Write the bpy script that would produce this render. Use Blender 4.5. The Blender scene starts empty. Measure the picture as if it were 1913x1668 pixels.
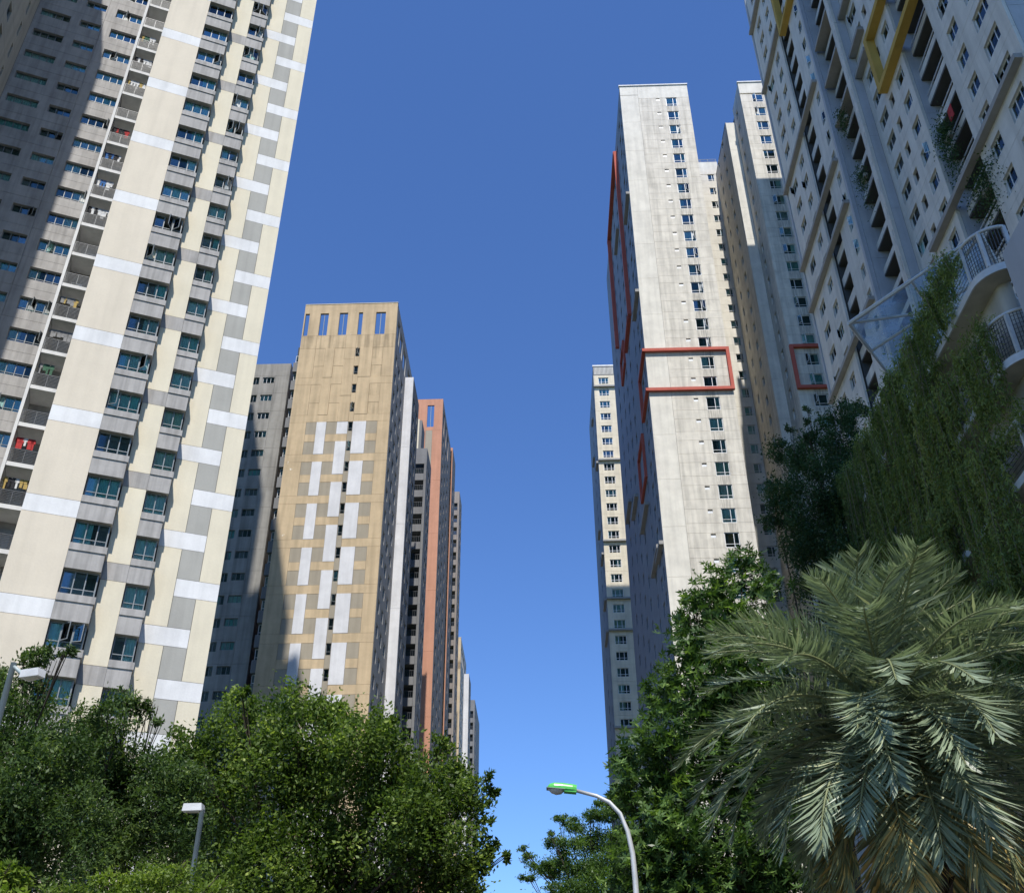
import bpy, math, random
import numpy as np
from mathutils import Matrix, Vector

# ------------------------------------------------------------------ camera, sky, sun, exposure
S = bpy.context.scene
F_PX, CX, CY, EYE = 1912.0, 956.5, 834.0, 1.6          # focal length and centre in photograph pixels, eye height
_z = np.array([938 - CX, 2088 + CY, -F_PX]); _z /= np.linalg.norm(_z)
_y = np.array([1030 - CX, -(2075 - CY), -F_PX]); _y -= _z * (_y @ _z); _y /= np.linalg.norm(_y)
CAMR = np.array([np.cross(_y, _z), _y, _z])             # camera axes -> world axes (street runs along +Y)

cam_d = bpy.data.cameras.new("camera"); cam = bpy.data.objects.new("camera", cam_d)
S.collection.objects.link(cam); S.camera = cam
cam_d.sensor_fit = 'HORIZONTAL'; cam_d.sensor_width = 36.0; cam_d.lens = 36.0 * F_PX / 1913.0
cam_d.clip_start = 0.1; cam_d.clip_end = 6000
M = Matrix.Identity(4)
for i in range(3):
    for j in range(3): M[i][j] = CAMR[i][j]
M[2][3] = EYE
cam.matrix_world = M

SUN_EL, SUN_OFF = math.radians(57), math.radians(4.5)   # sun behind the camera, slightly to its right
sun_vec = Vector((math.sin(SUN_OFF) * math.cos(SUN_EL), -math.cos(SUN_OFF) * math.cos(SUN_EL), math.sin(SUN_EL)))
W = bpy.data.worlds.new("World"); S.world = W; W.use_nodes = True
wn = W.node_tree.nodes; wl = W.node_tree.links; wn.clear()
sky = wn.new("ShaderNodeTexSky"); sky.sky_type = 'NISHITA'; sky.sun_disc = False
sky.sun_elevation = SUN_EL; sky.sun_rotation = math.pi - SUN_OFF
sky.air_density = 1.0; sky.dust_density = 0.0; sky.ozone_density = 10.0; sky.altitude = 10
bg = wn.new("ShaderNodeBackground"); bg.inputs[1].default_value = 0.135
wo = wn.new("ShaderNodeOutputWorld"); hs = wn.new("ShaderNodeHueSaturation"); hs.inputs["Saturation"].default_value = 1.06; hs.inputs["Hue"].default_value = 0.506; wl.new(sky.outputs[0], hs.inputs["Color"]); wl.new(hs.outputs[0], bg.inputs[0]); wl.new(bg.outputs[0], wo.inputs[0])
sl = bpy.data.lights.new("sun", 'SUN'); sl.energy = 3.7; sl.angle = math.radians(0.53); sl.color = (1.0, 0.955, 0.88)
so = bpy.data.objects.new("sun", sl); S.collection.objects.link(so)
so.rotation_euler = sun_vec.to_track_quat('Z', 'Y').to_euler(); so.location = (0, 0, 200)
S.view_settings.view_transform = 'Standard'; S.view_settings.look = 'None'
S.view_settings.exposure = 0.55; S.view_settings.gamma = 1.0; S.view_settings.use_curve_mapping = False
S.render.engine = 'CYCLES'
S.cycles.max_bounces = 6; S.cycles.transparent_max_bounces = 16
S.cycles.diffuse_bounces = 3; S.cycles.glossy_bounces = 3; S.cycles.caustics_reflective = False; S.cycles.caustics_refractive = False

# ------------------------------------------------------------------ helpers
rng = random.Random(7); nr = np.random.default_rng(7)
def ray(px, py): return CAMR @ np.array([px - CX, -(py - CY), -F_PX])
def atY(px, py, Y):
    d = ray(px, py); return d * (Y / d[1]) + np.array([0, 0, EYE])
def proj(P):
    c = CAMR.T @ (np.array(P, float) - np.array([0, 0, EYE]))
    if c[2] > -0.5: return (-9e9, -9e9)
    return (CX + F_PX * c[0] / -c[2], CY - F_PX * c[1] / -c[2])
def seen(P, m=150):
    x, y = proj(P); return -m < x < 1913 + m and -m < y < 1668 + m

def link(o): S.collection.objects.link(o); return o
def ob(name, me, parent=None, loc=(0, 0, 0), rz=0.0):
    o = bpy.data.objects.new(name, me); link(o); o.parent = parent
    o.location = loc; o.rotation_euler = (0, 0, rz); return o
def tag(o, label, cat, group=None, kind=None):
    o["label"] = label
    if cat: o["category"] = cat
    if group: o["group"] = group
    if kind: o["kind"] = kind
    return o
def thing(name, label, cat, loc=(0, 0, 0), rz=0.0, group=None):
    return tag(ob(name, None, None, loc, rz), label, cat, group)

class MB:
    def __init__(s): s.v = []; s.f = []
    def quad(s, a, b, c, d):
        n = len(s.v); s.v += [a, b, c, d]; s.f.append((n, n + 1, n + 2, n + 3))
    def box(s, x0, x1, y0, y1, z0, z1):
        n = len(s.v)
        s.v += [(x0, y0, z0), (x1, y0, z0), (x1, y1, z0), (x0, y1, z0), (x0, y0, z1), (x1, y0, z1), (x1, y1, z1), (x0, y1, z1)]
        s.f += [tuple(n + i for i in q) for q in ((0, 3, 2, 1), (4, 5, 6, 7), (0, 1, 5, 4), (1, 2, 6, 5), (2, 3, 7, 6), (3, 0, 4, 7))]
        return s
    def tube(s, pts, rad, k=6, cap=True):
        pts = [Vector(p) for p in pts]; n0 = len(s.v)
        if not hasattr(rad, '__len__'): rad = [rad] * len(pts)
        for i, p in enumerate(pts):
            d = (pts[min(i + 1, len(pts) - 1)] - pts[max(i - 1, 0)]).normalized()
            a = d.orthogonal().normalized() if abs(d.z) > .95 else d.cross(Vector((0, 0, 1))).normalized()
            b = d.cross(a)
            for j in range(k):
                t = 2 * math.pi * j / k; q = p + (a * math.cos(t) + b * math.sin(t)) * rad[i]; s.v.append(tuple(q))
        for i in range(len(pts) - 1):
            for j in range(k):
                s.f.append((n0 + i * k + j, n0 + i * k + (j + 1) % k, n0 + (i + 1) * k + (j + 1) % k, n0 + (i + 1) * k + j))
        if cap:
            s.f.append(tuple(n0 + j for j in range(k))); e = n0 + (len(pts) - 1) * k
            s.f.append(tuple(e + j for j in reversed(range(k))))
        return s
    def mesh(s, name, mat, smooth=False):
        me = bpy.data.meshes.new(name); me.from_pydata(s.v, [], s.f); me.materials.append(mat)
        if smooth: me.polygons.foreach_set('use_smooth', [True] * len(me.polygons))
        me.update(); return me
def boxmesh(name, mat, *b):
    m = MB()
    for q in b: m.box(*q)
    return m.mesh(name, mat)

# ------------------------------------------------------------------ materials
def newmat(name):
    m = bpy.data.materials.new(name); m.use_nodes = True; nt = m.node_tree; nt.nodes.clear()
    out = nt.nodes.new("ShaderNodeOutputMaterial"); return m, nt, out
def N(nt, t, **kw):
    n = nt.nodes.new(t)
    for k, v in kw.items(): setattr(n, k, v)
    return n
def wallmat(name, rgb, streak=.18, blotch=.12, rough=.85, grain=.02, peel=None, scale=1.0, stain=None):
    m, nt, out = newmat(name); L = nt.links.new
    geo = N(nt, "ShaderNodeNewGeometry")
    mp = N(nt, "ShaderNodeMapping"); mp.inputs[3].default_value = (1.7 * scale, 1.7 * scale, .10 * scale); L(geo.outputs[0], mp.inputs[0])
    n1 = N(nt, "ShaderNodeTexNoise"); n1.inputs['Scale'].default_value = 1.0; n1.inputs['Detail'].default_value = 5; L(mp.outputs[0], n1.inputs[0])
    n2 = N(nt, "ShaderNodeTexNoise"); n2.inputs['Scale'].default_value = .45 * scale; n2.inputs['Detail'].default_value = 6; n2.inputs['Roughness'].default_value = .65; L(geo.outputs[0], n2.inputs[0])
    n3 = N(nt, "ShaderNodeTexNoise"); n3.inputs['Scale'].default_value = 9.0; n3.inputs['Detail'].default_value = 4; L(geo.outputs[0], n3.inputs[0])
    def rmp(src, lo, hi, a, b):
        r = N(nt, "ShaderNodeMapRange"); r.inputs[1].default_value = lo; r.inputs[2].default_value = hi
        r.inputs[3].default_value = a; r.inputs[4].default_value = b; L(src, r.inputs[0]); return r.outputs[0]
    s1 = rmp(n1.outputs[0], .42, .68, 1.0, 1.0 - streak); s2 = rmp(n2.outputs[0], .35, .7, 1.0 + blotch * .35, 1.0 - blotch)
    s3 = rmp(n3.outputs[0], .3, .7, 1.0 + grain, 1.0 - grain)
    def mul(a, b):
        q = N(nt, "ShaderNodeMath", operation='MULTIPLY'); L(a, q.inputs[0]); L(b, q.inputs[1]); return q.outputs[0]
    f = mul(mul(s1, s2), s3)
    if stain:                                            # run-off below window sills: x range, strength
        sx = N(nt, "ShaderNodeSeparateXYZ"); L(geo.outputs[0], sx.inputs[0])
        mm = N(nt, "ShaderNodeMapping"); mm.inputs[3].default_value = (7, 7, .55); L(geo.outputs[0], mm.inputs[0])
        n5 = N(nt, "ShaderNodeTexNoise"); n5.inputs['Scale'].default_value = 1.0; n5.inputs['Detail'].default_value = 4; L(mm.outputs[0], n5.inputs[0])
        k = mul(mul(rmp(sx.outputs[0], stain[0] - .15, stain[0] + .1, 0, 1), rmp(sx.outputs[0], stain[1] - .1, stain[1] + .15, 1, 0)), rmp(n5.outputs[0], .35, .65, 0, stain[2]))
        q = N(nt, "ShaderNodeMath", operation='SUBTRACT'); q.inputs[0].default_value = 1.0; L(k, q.inputs[1]); f = mul(f, q.outputs[0])
    mx = N(nt, "ShaderNodeVectorMath", operation='SCALE'); mx.inputs[0].default_value = rgb; L(f, mx.inputs['Scale'])
    col = mx.outputs[0]
    if peel:
        n4 = N(nt, "ShaderNodeTexNoise"); n4.inputs['Scale'].default_value = .55; n4.inputs['Detail'].default_value = 7; n4.inputs['Roughness'].default_value = .6; L(geo.outputs[0], n4.inputs[0])
        k = rmp(n4.outputs[0], peel[1], peel[1] + .02, 0, 1)
        q = N(nt, "ShaderNodeMix", data_type='RGBA'); L(k, q.inputs[0]); L(col, q.inputs[6]); q.inputs[7].default_value = (*peel[0], 1); col = q.outputs[2]
    p = N(nt, "ShaderNodeBsdfPrincipled"); L(col, p.inputs['Base Color']); p.inputs['Roughness'].default_value = rough
    p.inputs['Specular IOR Level'].default_value = .25
    bp = N(nt, "ShaderNodeBump"); bp.inputs['Strength'].default_value = .25; bp.inputs['Distance'].default_value = .02; L(n3.outputs[0], bp.inputs['Height']); L(bp.outputs[0], p.inputs['Normal'])
    L(p.outputs[0], out.inputs[0]); return m
def plain(name, rgb, rough=.6, metal=0.0, spec=.4):
    m, nt, out = newmat(name); L = nt.links.new
    geo = N(nt, "ShaderNodeNewGeometry"); n = N(nt, "ShaderNodeTexNoise"); n.inputs['Scale'].default_value = 4.0; n.inputs['Detail'].default_value = 4; L(geo.outputs[0], n.inputs[0])
    r = N(nt, "ShaderNodeMapRange"); r.inputs[1].default_value = .3; r.inputs[2].default_value = .7; r.inputs[3].default_value = 1.06; r.inputs[4].default_value = .86; L(n.outputs[0], r.inputs[0])
    v = N(nt, "ShaderNodeVectorMath", operation='SCALE'); v.inputs[0].default_value = rgb; L(r.outputs[0], v.inputs['Scale'])
    p = N(nt, "ShaderNodeBsdfPrincipled"); L(v.outputs[0], p.inputs['Base Color']); p.inputs['Roughness'].default_value = rough
    p.inputs['Metallic'].default_value = metal; p.inputs['Specular IOR Level'].default_value = spec
    L(p.outputs[0], out.inputs[0]); return m
def glassmat(name, tint, fac=.42, gl=(.85, .95, 1.0)):
    m, nt, out = newmat(name); L = nt.links.new
    t = N(nt, "ShaderNodeBsdfTransparent"); t.inputs[0].default_value = (*tint, 1)
    g = N(nt, "ShaderNodeBsdfGlossy"); g.inputs[0].default_value = (*gl, 1); g.inputs['Roughness'].default_value = .03
    lw = N(nt, "ShaderNodeLayerWeight"); lw.inputs[0].default_value = fac
    oi = N(nt, "ShaderNodeObjectInfo"); r = N(nt, "ShaderNodeMapRange"); r.inputs[3].default_value = .0; r.inputs[4].default_value = .10; L(oi.outputs['Random'], r.inputs[0])
    a = N(nt, "ShaderNodeMath", operation='ADD'); a.use_clamp = True; L(lw.outputs[0], a.inputs[0]); L(r.outputs[0], a.inputs[1])
    mx = N(nt, "ShaderNodeMixShader"); L(a.outputs[0], mx.inputs[0]); L(t.outputs[0], mx.inputs[1]); L(g.outputs[0], mx.inputs[2])
    L(mx.outputs[0], out.inputs[0]); return m
def leafmat(name, c_dark, c_light, trans=.35, rough=.4, hi=None, spec=.4, tint=(1.2, 1.35, .55)):
    m, nt, out = newmat(name); L = nt.links.new
    at = N(nt, "ShaderNodeAttribute"); at.attribute_name = "lv"
    cr = N(nt, "ShaderNodeValToRGB"); cr.color_ramp.elements[0].color = (*c_dark, 1); cr.color_ramp.elements[0].position = .05
    cr.color_ramp.elements[1].color = (*c_light, 1); cr.color_ramp.elements[1].position = .85
    if hi:
        e = cr.color_ramp.elements.new(.97); e.color = (*hi, 1)
    L(at.outputs['Fac'], cr.inputs[0])
    p = N(nt, "ShaderNodeBsdfPrincipled"); L(cr.outputs[0], p.inputs['Base Color']); p.inputs['Roughness'].default_value = rough; p.inputs['Specular IOR Level'].default_value = spec
    tr = N(nt, "ShaderNodeBsdfTranslucent"); mxc = N(nt, "ShaderNodeVectorMath", operation='MULTIPLY'); mxc.inputs[1].default_value = tint; L(cr.outputs[0], mxc.inputs[0]); L(mxc.outputs[0], tr.inputs[0])
    mx = N(nt, "ShaderNodeMixShader"); mx.inputs[0].default_value = trans; L(p.outputs[0], mx.inputs[1]); L(tr.outputs[0], mx.inputs[2])
    L(mx.outputs[0], out.inputs[0]); return m

m_cream_a = wallmat("cream_beige_paint", (.72, .64, .51), .07, .06)
m_cream_b = wallmat("cream_yellow_paint", (.75, .68, .52), .07, .07)
m_white = wallmat("white_paint", (.78, .775, .76), .12, .12)
m_greyp = wallmat("warm_grey_paint", (.41, .40, .36), .12, .08)
m_apron = wallmat("grey_render", (.43, .41, .385), .25, .14, scale=2.2)
m_wing = wallmat("stained_grey_render", (.44, .425, .41), .25, .16, scale=1.6)
m_unlit = plain("unlit_interior", (.085, .09, .09), .9)  # dark colour stands for unlit rooms, balcony recesses and undercroft shade
m_soffit_shade = wallmat("shade_dark_soffit", (.12, .12, .118), .1, .1)  # slab colour darkened to stand for the shade in the balcony recesses
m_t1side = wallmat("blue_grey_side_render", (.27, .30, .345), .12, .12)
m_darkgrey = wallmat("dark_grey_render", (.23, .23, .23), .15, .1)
m_gold = wallmat("gold_paint", (.60, .465, .295), .20, .14, peel=((.80, .74, .62), .70))
m_goldgrey = wallmat("taupe_paint", (.38, .335, .26), .12, .10)
m_goldwhite = wallmat("weathered_white_paint", (.72, .72, .73), .10, .14)
m_conc = wallmat("stained_concrete", (.345, .33, .30), .30, .18, peel=((.75, .75, .74), .715))
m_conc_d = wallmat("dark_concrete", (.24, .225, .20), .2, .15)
m_greyside = wallmat("grey_side_paint", (.44, .43, .41), .14, .1)
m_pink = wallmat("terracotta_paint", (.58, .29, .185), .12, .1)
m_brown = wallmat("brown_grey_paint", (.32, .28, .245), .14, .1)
m_t1 = wallmat("off_white_render", (.76, .725, .635), .12, .16)
m_t1b = wallmat("off_white_render_stained", (.73, .685, .59), .24, .18, scale=1.4)
m_t1s = wallmat("off_white_render_run_off", (.73, .685, .59), .2, .18, scale=1.4, stain=(20.75, 22.35, .38))
m_t2s = wallmat("off_white_render_run_off_far", (.73, .685, .59), .2, .18, scale=1.4, stain=(33.6, 35.2, .38))
m_gold_s = wallmat("gold_paint_run_off", (.60, .465, .295), .45, .2)
m_far = wallmat("ivory_render", (.74, .66, .50), .14, .14)
m_br = wallmat("pale_grey_render", (.68, .66, .60), .16, .12)
m_br_shade = wallmat("bluish_shade_grey", (.46, .48, .51), .12, .1)  # pale grey render with bluish shade put into the colour
m_ledge = wallmat("grey_ledge", (.36, .35, .33), .1, .08)
m_red = wallmat("red_paint", (.52, .13, .095), .1, .1)
m_yellow = wallmat("ochre_paint", (.52, .345, .085), .08, .1)
m_podium = wallmat("beige_stucco", (.46, .44, .385), .16, .1)
m_clad = wallmat("grey_metal_cladding", (.37, .39, .42), .08, .05, rough=.45)
m_frame_g = plain("grey_window_frame", (.24, .265, .275), .45)
m_frame_w = plain("white_window_frame", (.78, .80, .81), .4)
m_steel = plain("white_steel", (.52, .54, .54), .4)
m_railg = plain("grey_rail", (.085, .09, .095), .45, .3)
m_glass = glassmat("blue_green_glass", (.72, .88, .86), .2)
m_glass2 = glassmat("clear_glass", (.74, .84, .84), .2)
def dusty_glass(name):
    m, nt, out = newmat(name); L = nt.links.new
    t = N(nt, "ShaderNodeBsdfTransparent"); t.inputs[0].default_value = (.84, .9, .9, 1); d = N(nt, "ShaderNodeBsdfTranslucent"); d.inputs[0].default_value = (.55, .6, .6, 1)
    geo = N(nt, "ShaderNodeNewGeometry"); n = N(nt, "ShaderNodeTexNoise"); n.inputs['Scale'].default_value = 1.3; n.inputs['Detail'].default_value = 5; L(geo.outputs[0], n.inputs[0])
    k = N(nt, "ShaderNodeMapRange"); k.inputs[1].default_value = .35; k.inputs[2].default_value = .7; k.inputs[3].default_value = .08; k.inputs[4].default_value = .42; L(n.outputs[0], k.inputs[0])
    mx = N(nt, "ShaderNodeMixShader"); L(k.outputs[0], mx.inputs[0]); L(t.outputs[0], mx.inputs[1]); L(d.outputs[0], mx.inputs[2]); L(mx.outputs[0], out.inputs[0]); return m
m_roofglass = dusty_glass("canopy_glass")
m_cur = [plain("white_curtain", (.74, .75, .73), .9), plain("teal_curtain", (.34, .56, .54), .9), plain("cream_curtain", (.66, .58, .44), .9),
         plain("grey_blind", (.42, .44, .44), .9), plain("lilac_curtain", (.55, .5, .68), .9)]
m_ac = plain("ac_white", (.76, .75, .72), .5); m_acd = plain("ac_grille", (.09, .09, .09), .6)
m_cloth = [plain("cloth_" + n, c, .95) for n, c in (("black", (.03, .03, .035)), ("white", (.75, .75, .74)), ("red", (.5, .05, .05)), ("blue", (.06, .17, .42)), ("grey", (.3, .3, .3)), ("green", (.07, .16, .1)), ("ochre", (.5, .36, .12)))]
m_bark = wallmat("bark", (.075, .058, .043), .3, .3, scale=4)
m_lampgreen = plain("green_enamel", (.11, .52, .10), .3)
m_lampwhite = plain("galvanised_pole", (.62, .63, .62), .4, .2)
m_lens = plain("lamp_lens", (.52, .50, .44), .25)
m_boxlamp = plain("white_lamp_box", (.66, .66, .65), .4)
m_boxpole = plain("grey_green_pole", (.38, .44, .43), .45)
m_asphalt = wallmat("asphalt", (.05, .05, .052), .1, .15); m_pave = wallmat("paving", (.30, .29, .27), .1, .15); m_soil = wallmat("grass_ground", (.06, .085, .03), .1, .3)

# ------------------------------------------------------------------ setting: ground, road, pavements
def struct(name, me, loc=(0, 0, 0)):
    o = ob(name, me, None, loc); o["kind"] = "structure"; return o
struct("ground", boxmesh("ground", m_soil, (-3000, 3000, -3000, 3000, -.5, -.008)))
struct("road", boxmesh("road", m_asphalt, (-5.2, 3.2, -150, 600, -.3, -.004)))
for nm, a, b in (("pavement_left", -15.5, -5.2), ("pavement_right", 3.2, 12.5)):
    struct(nm, boxmesh(nm, m_pave, (a, b, -150, 600, -.3, .13)))
mk = MB()
for i in range(60): mk.box(-1.08, -.93, -60 + i * 9, -56 + i * 9, -.003, .001)
struct("road_markings", mk.mesh("road_markings", m_frame_w))

# ------------------------------------------------------------------ facade toolkit
_cache = {}
def panel_mesh(w, h, t, mat, holes=()):
    """slab with front at y=0, origin lower left, rectangular openings with reveals"""
    key = (round(w, 3), round(h, 3), round(t, 3), mat.name, holes)
    if key in _cache: return _cache[key]
    us = sorted({0.0, w, *[v for q in holes for v in q[:2]]}); zs = sorted({0.0, h, *[v for q in holes for v in q[2:]]})
    nu, nz = len(us) - 1, len(zs) - 1
    sol = [[not any(q[0] - 1e-6 <= (us[i] + us[i + 1]) / 2 <= q[1] + 1e-6 and q[2] - 1e-6 <= (zs[j] + zs[j + 1]) / 2 <= q[3] + 1e-6 for q in holes) for j in range(nz)] for i in range(nu)]
    m = MB(); ok = lambda i, j: 0 <= i < nu and 0 <= j < nz and sol[i][j]
    for i in range(nu):
        for j in range(nz):
            if not sol[i][j]: continue
            a, b, c, d = us[i], us[i + 1], zs[j], zs[j + 1]
            m.quad((a, 0, c), (b, 0, c), (b, 0, d), (a, 0, d)); m.quad((b, t, c), (a, t, c), (a, t, d), (b, t, d))
            if not ok(i - 1, j): m.quad((a, t, c), (a, 0, c), (a, 0, d), (a, t, d))
            if not ok(i + 1, j): m.quad((b, 0, c), (b, t, c), (b, t, d), (b, 0, d))
            if not ok(i, j - 1): m.quad((a, t, c), (b, t, c), (b, 0, c), (a, 0, c))
            if not ok(i, j + 1): m.quad((a, 0, d), (b, 0, d), (b, t, d), (a, t, d))
    me = m.mesh("panel", mat); _cache[key] = me; return me
def bx(w, d, h, mat):
    key = ('b', round(w, 3), round(d, 3), round(h, 3), mat.name)
    if key not in _cache: _cache[key] = boxmesh("box", mat, (0, w, 0, d, 0, h))
    return _cache[key]

class Face:
    """a facade: u runs right along the wall seen from outside, dep runs inwards, z is up"""
    def __init__(s, root, x, y, th):
        s.root = root; r = root.location; c, q = math.cos(-root.rotation_euler.z), math.sin(-root.rotation_euler.z)
        dx, dy = x - r.x, y - r.y; s.o = (dx * c - dy * q, dx * q + dy * c); s.lth = th - root.rotation_euler.z; s.th = th; s.w = (x, y)
    def P(s, u, dep, z):
        return (s.w[0] + u * math.cos(s.th) - dep * math.sin(s.th), s.w[1] + u * math.sin(s.th) + dep * math.cos(s.th), z)
    def put(s, name, me, u, z, dep=0.0, parent=None, rz=0.0):
        c, q = math.cos(s.lth), math.sin(s.lth)
        return ob(name, me, parent or s.root, (s.o[0] + u * c - dep * q, s.o[1] + u * q + dep * c, z - s.root.location.z), s.lth + rz)
    def panel(s, name, u0, u1, z0, z1, mat, holes=(), t=.25, dep=0.0, g=.012):
        hs = tuple((round(a - u0 - g, 3), round(b - u0 - g, 3), round(c - z0 - g, 3), round(d - z0 - g, 3)) for a, b, c, d in holes)
        return s.put(name, panel_mesh(u1 - u0 - 2 * g, z1 - z0 - 2 * g, t, mat, hs), u0 + g, z0 + g, dep)

def win_mesh(w, h, cols, tr, b, mat, d=.07):
    key = ('w', round(w, 3), round(h, 3), cols, tr, b, mat.name)
    if key in _cache: return _cache[key]
    m = MB(); m.box(0, w, 0, d, 0, b); m.box(0, w, 0, d, h - b, h); m.box(0, b, 0, d, b, h - b); m.box(w - b, w, 0, d, b, h - b)
    acc = 0
    for c in cols[:-1]:
        acc += c; m.box(w * acc - b / 2, w * acc + b / 2, -.004, d - .004, b, h - b)
    if tr: m.box(b, w - b, .006, d - .01, h * tr - b * .4, h * tr + b * .4)
    me = m.mesh("window", mat); _cache[key] = me; return me
def pane_mesh(w, h, mat):
    key = ('p', round(w, 3), round(h, 3), mat.name)
    if key not in _cache: _cache[key] = boxmesh("pane", mat, (0, w, 0, .012, 0, h))
    return _cache[key]
def sash_mesh(w, h, fm, gm, b=.045):
    key = ('s', round(w, 3), round(h, 3), fm.name)
    if key in _cache: return _cache[key]
    m = MB(); m.box(0, w, 0, .035, 0, b); m.box(0, w, 0, .035, h - b, h); m.box(0, b, 0, .035, b, h - b); m.box(w - b, w, 0, .035, b, h - b)
    nf = len(m.f); m.box(b, w - b, .012, .022, b, h - b)
    me = m.mesh("sash", fm); me.materials.append(gm)
    for p in me.polygons:
        if p.index >= nf: p.material_index = 1
    _cache[key] = me; return me
def curtain_mesh(w, h, k):
    key = ('c', round(w, 2), round(h, 2), k)
    if key in _cache: return _cache[key]
    m = MB(); n = max(6, int(w / .09)); r = random.Random(k * 31 + int(w * 100))
    pts = [(w * i / n, (.045 if i % 2 else 0) + r.uniform(-.012, .012)) for i in range(n + 1)]
    for (a, ya), (b, yb) in zip(pts, pts[1:]): m.quad((a, ya, 0), (b, yb, 0), (b, yb, h), (a, ya, h))
    me = m.mesh("curtain", m_cur[k]); _cache[key] = me; return me

def window(f, u, z, w, h, cols, tr, fm, gm=m_glass, dep=.14, b=.055, popen=0.0, openable=(), pcur=.5, name="window", margin=150, detail=True):
    """frame with its panes; some sashes stand open, some windows have curtains"""
    if not seen(f.P(u + w / 2, 0, z + h / 2), margin): return None
    o = f.put(name, win_mesh(w, h, cols, tr, b, fm), u, z, dep)
    if not detail:
        ob("pane", pane_mesh(w - b, h - b, gm), o, (b / 2, .03, b / 2)); 
        if rng.random() < pcur: ob("curtain", curtain_mesh(w * .9, h * .95, rng.choice((0, 0, 1, 2, 3))), o, (w * .05, .08, .02))
        return o
    acc = 0; zt = h * tr if tr else 0
    for i, c in enumerate(cols):
        x0 = w * acc + b / 2; acc += c; x1 = w * acc - b / 2
        pw, ph = x1 - x0, h - zt - b
        if i in openable and rng.random() < popen:
            sm = sash_mesh(pw, ph, fm, gm); a = rng.uniform(.5, 1.25)
            if i % 2 == 0 and len(cols) > 1 or rng.random() < .25:
                s_ = ob("sash", sm, o, (x0, -.01, zt + b / 2), -a)
            else:
                s_ = ob("sash", sm, o, (x1 - pw * math.cos(a), -.01 - pw * math.sin(a), zt + b / 2), a)
        else:
            ob("pane", pane_mesh(pw, ph, gm), o, (x0, .03, zt + b / 2))
        if tr: ob("pane", pane_mesh(pw, zt - b, gm), o, (x0, .03, b * .75))
    if rng.random() < pcur:
        k = rng.choice((0, 0, 0, 1, 1, 2, 3)); r = rng.random()
        if r < .5: ob("curtain", curtain_mesh(w * .94, h * .95, k), o, (w * .03, .075, .02))
        else:
            cw = w * rng.uniform(.28, .5); ob("curtain", curtain_mesh(cw, h * .95, k), o, (w * .03 if r < .75 else w * .97 - cw, .075, .02))
    return o
def core(root, *boxes, mat=None, name="core_wall"):
    """world-space boxes (x0,x1,y0,y1,z0,z1) as the solid body behind the facade"""
    m = MB(); l = root.location
    for q in boxes: m.box(q[0] - l.x, q[1] - l.x, q[2] - l.y, q[3] - l.y, q[4] - l.z, q[5] - l.z)
    return ob(name, m.mesh(name, mat or m_unlit), root)

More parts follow.
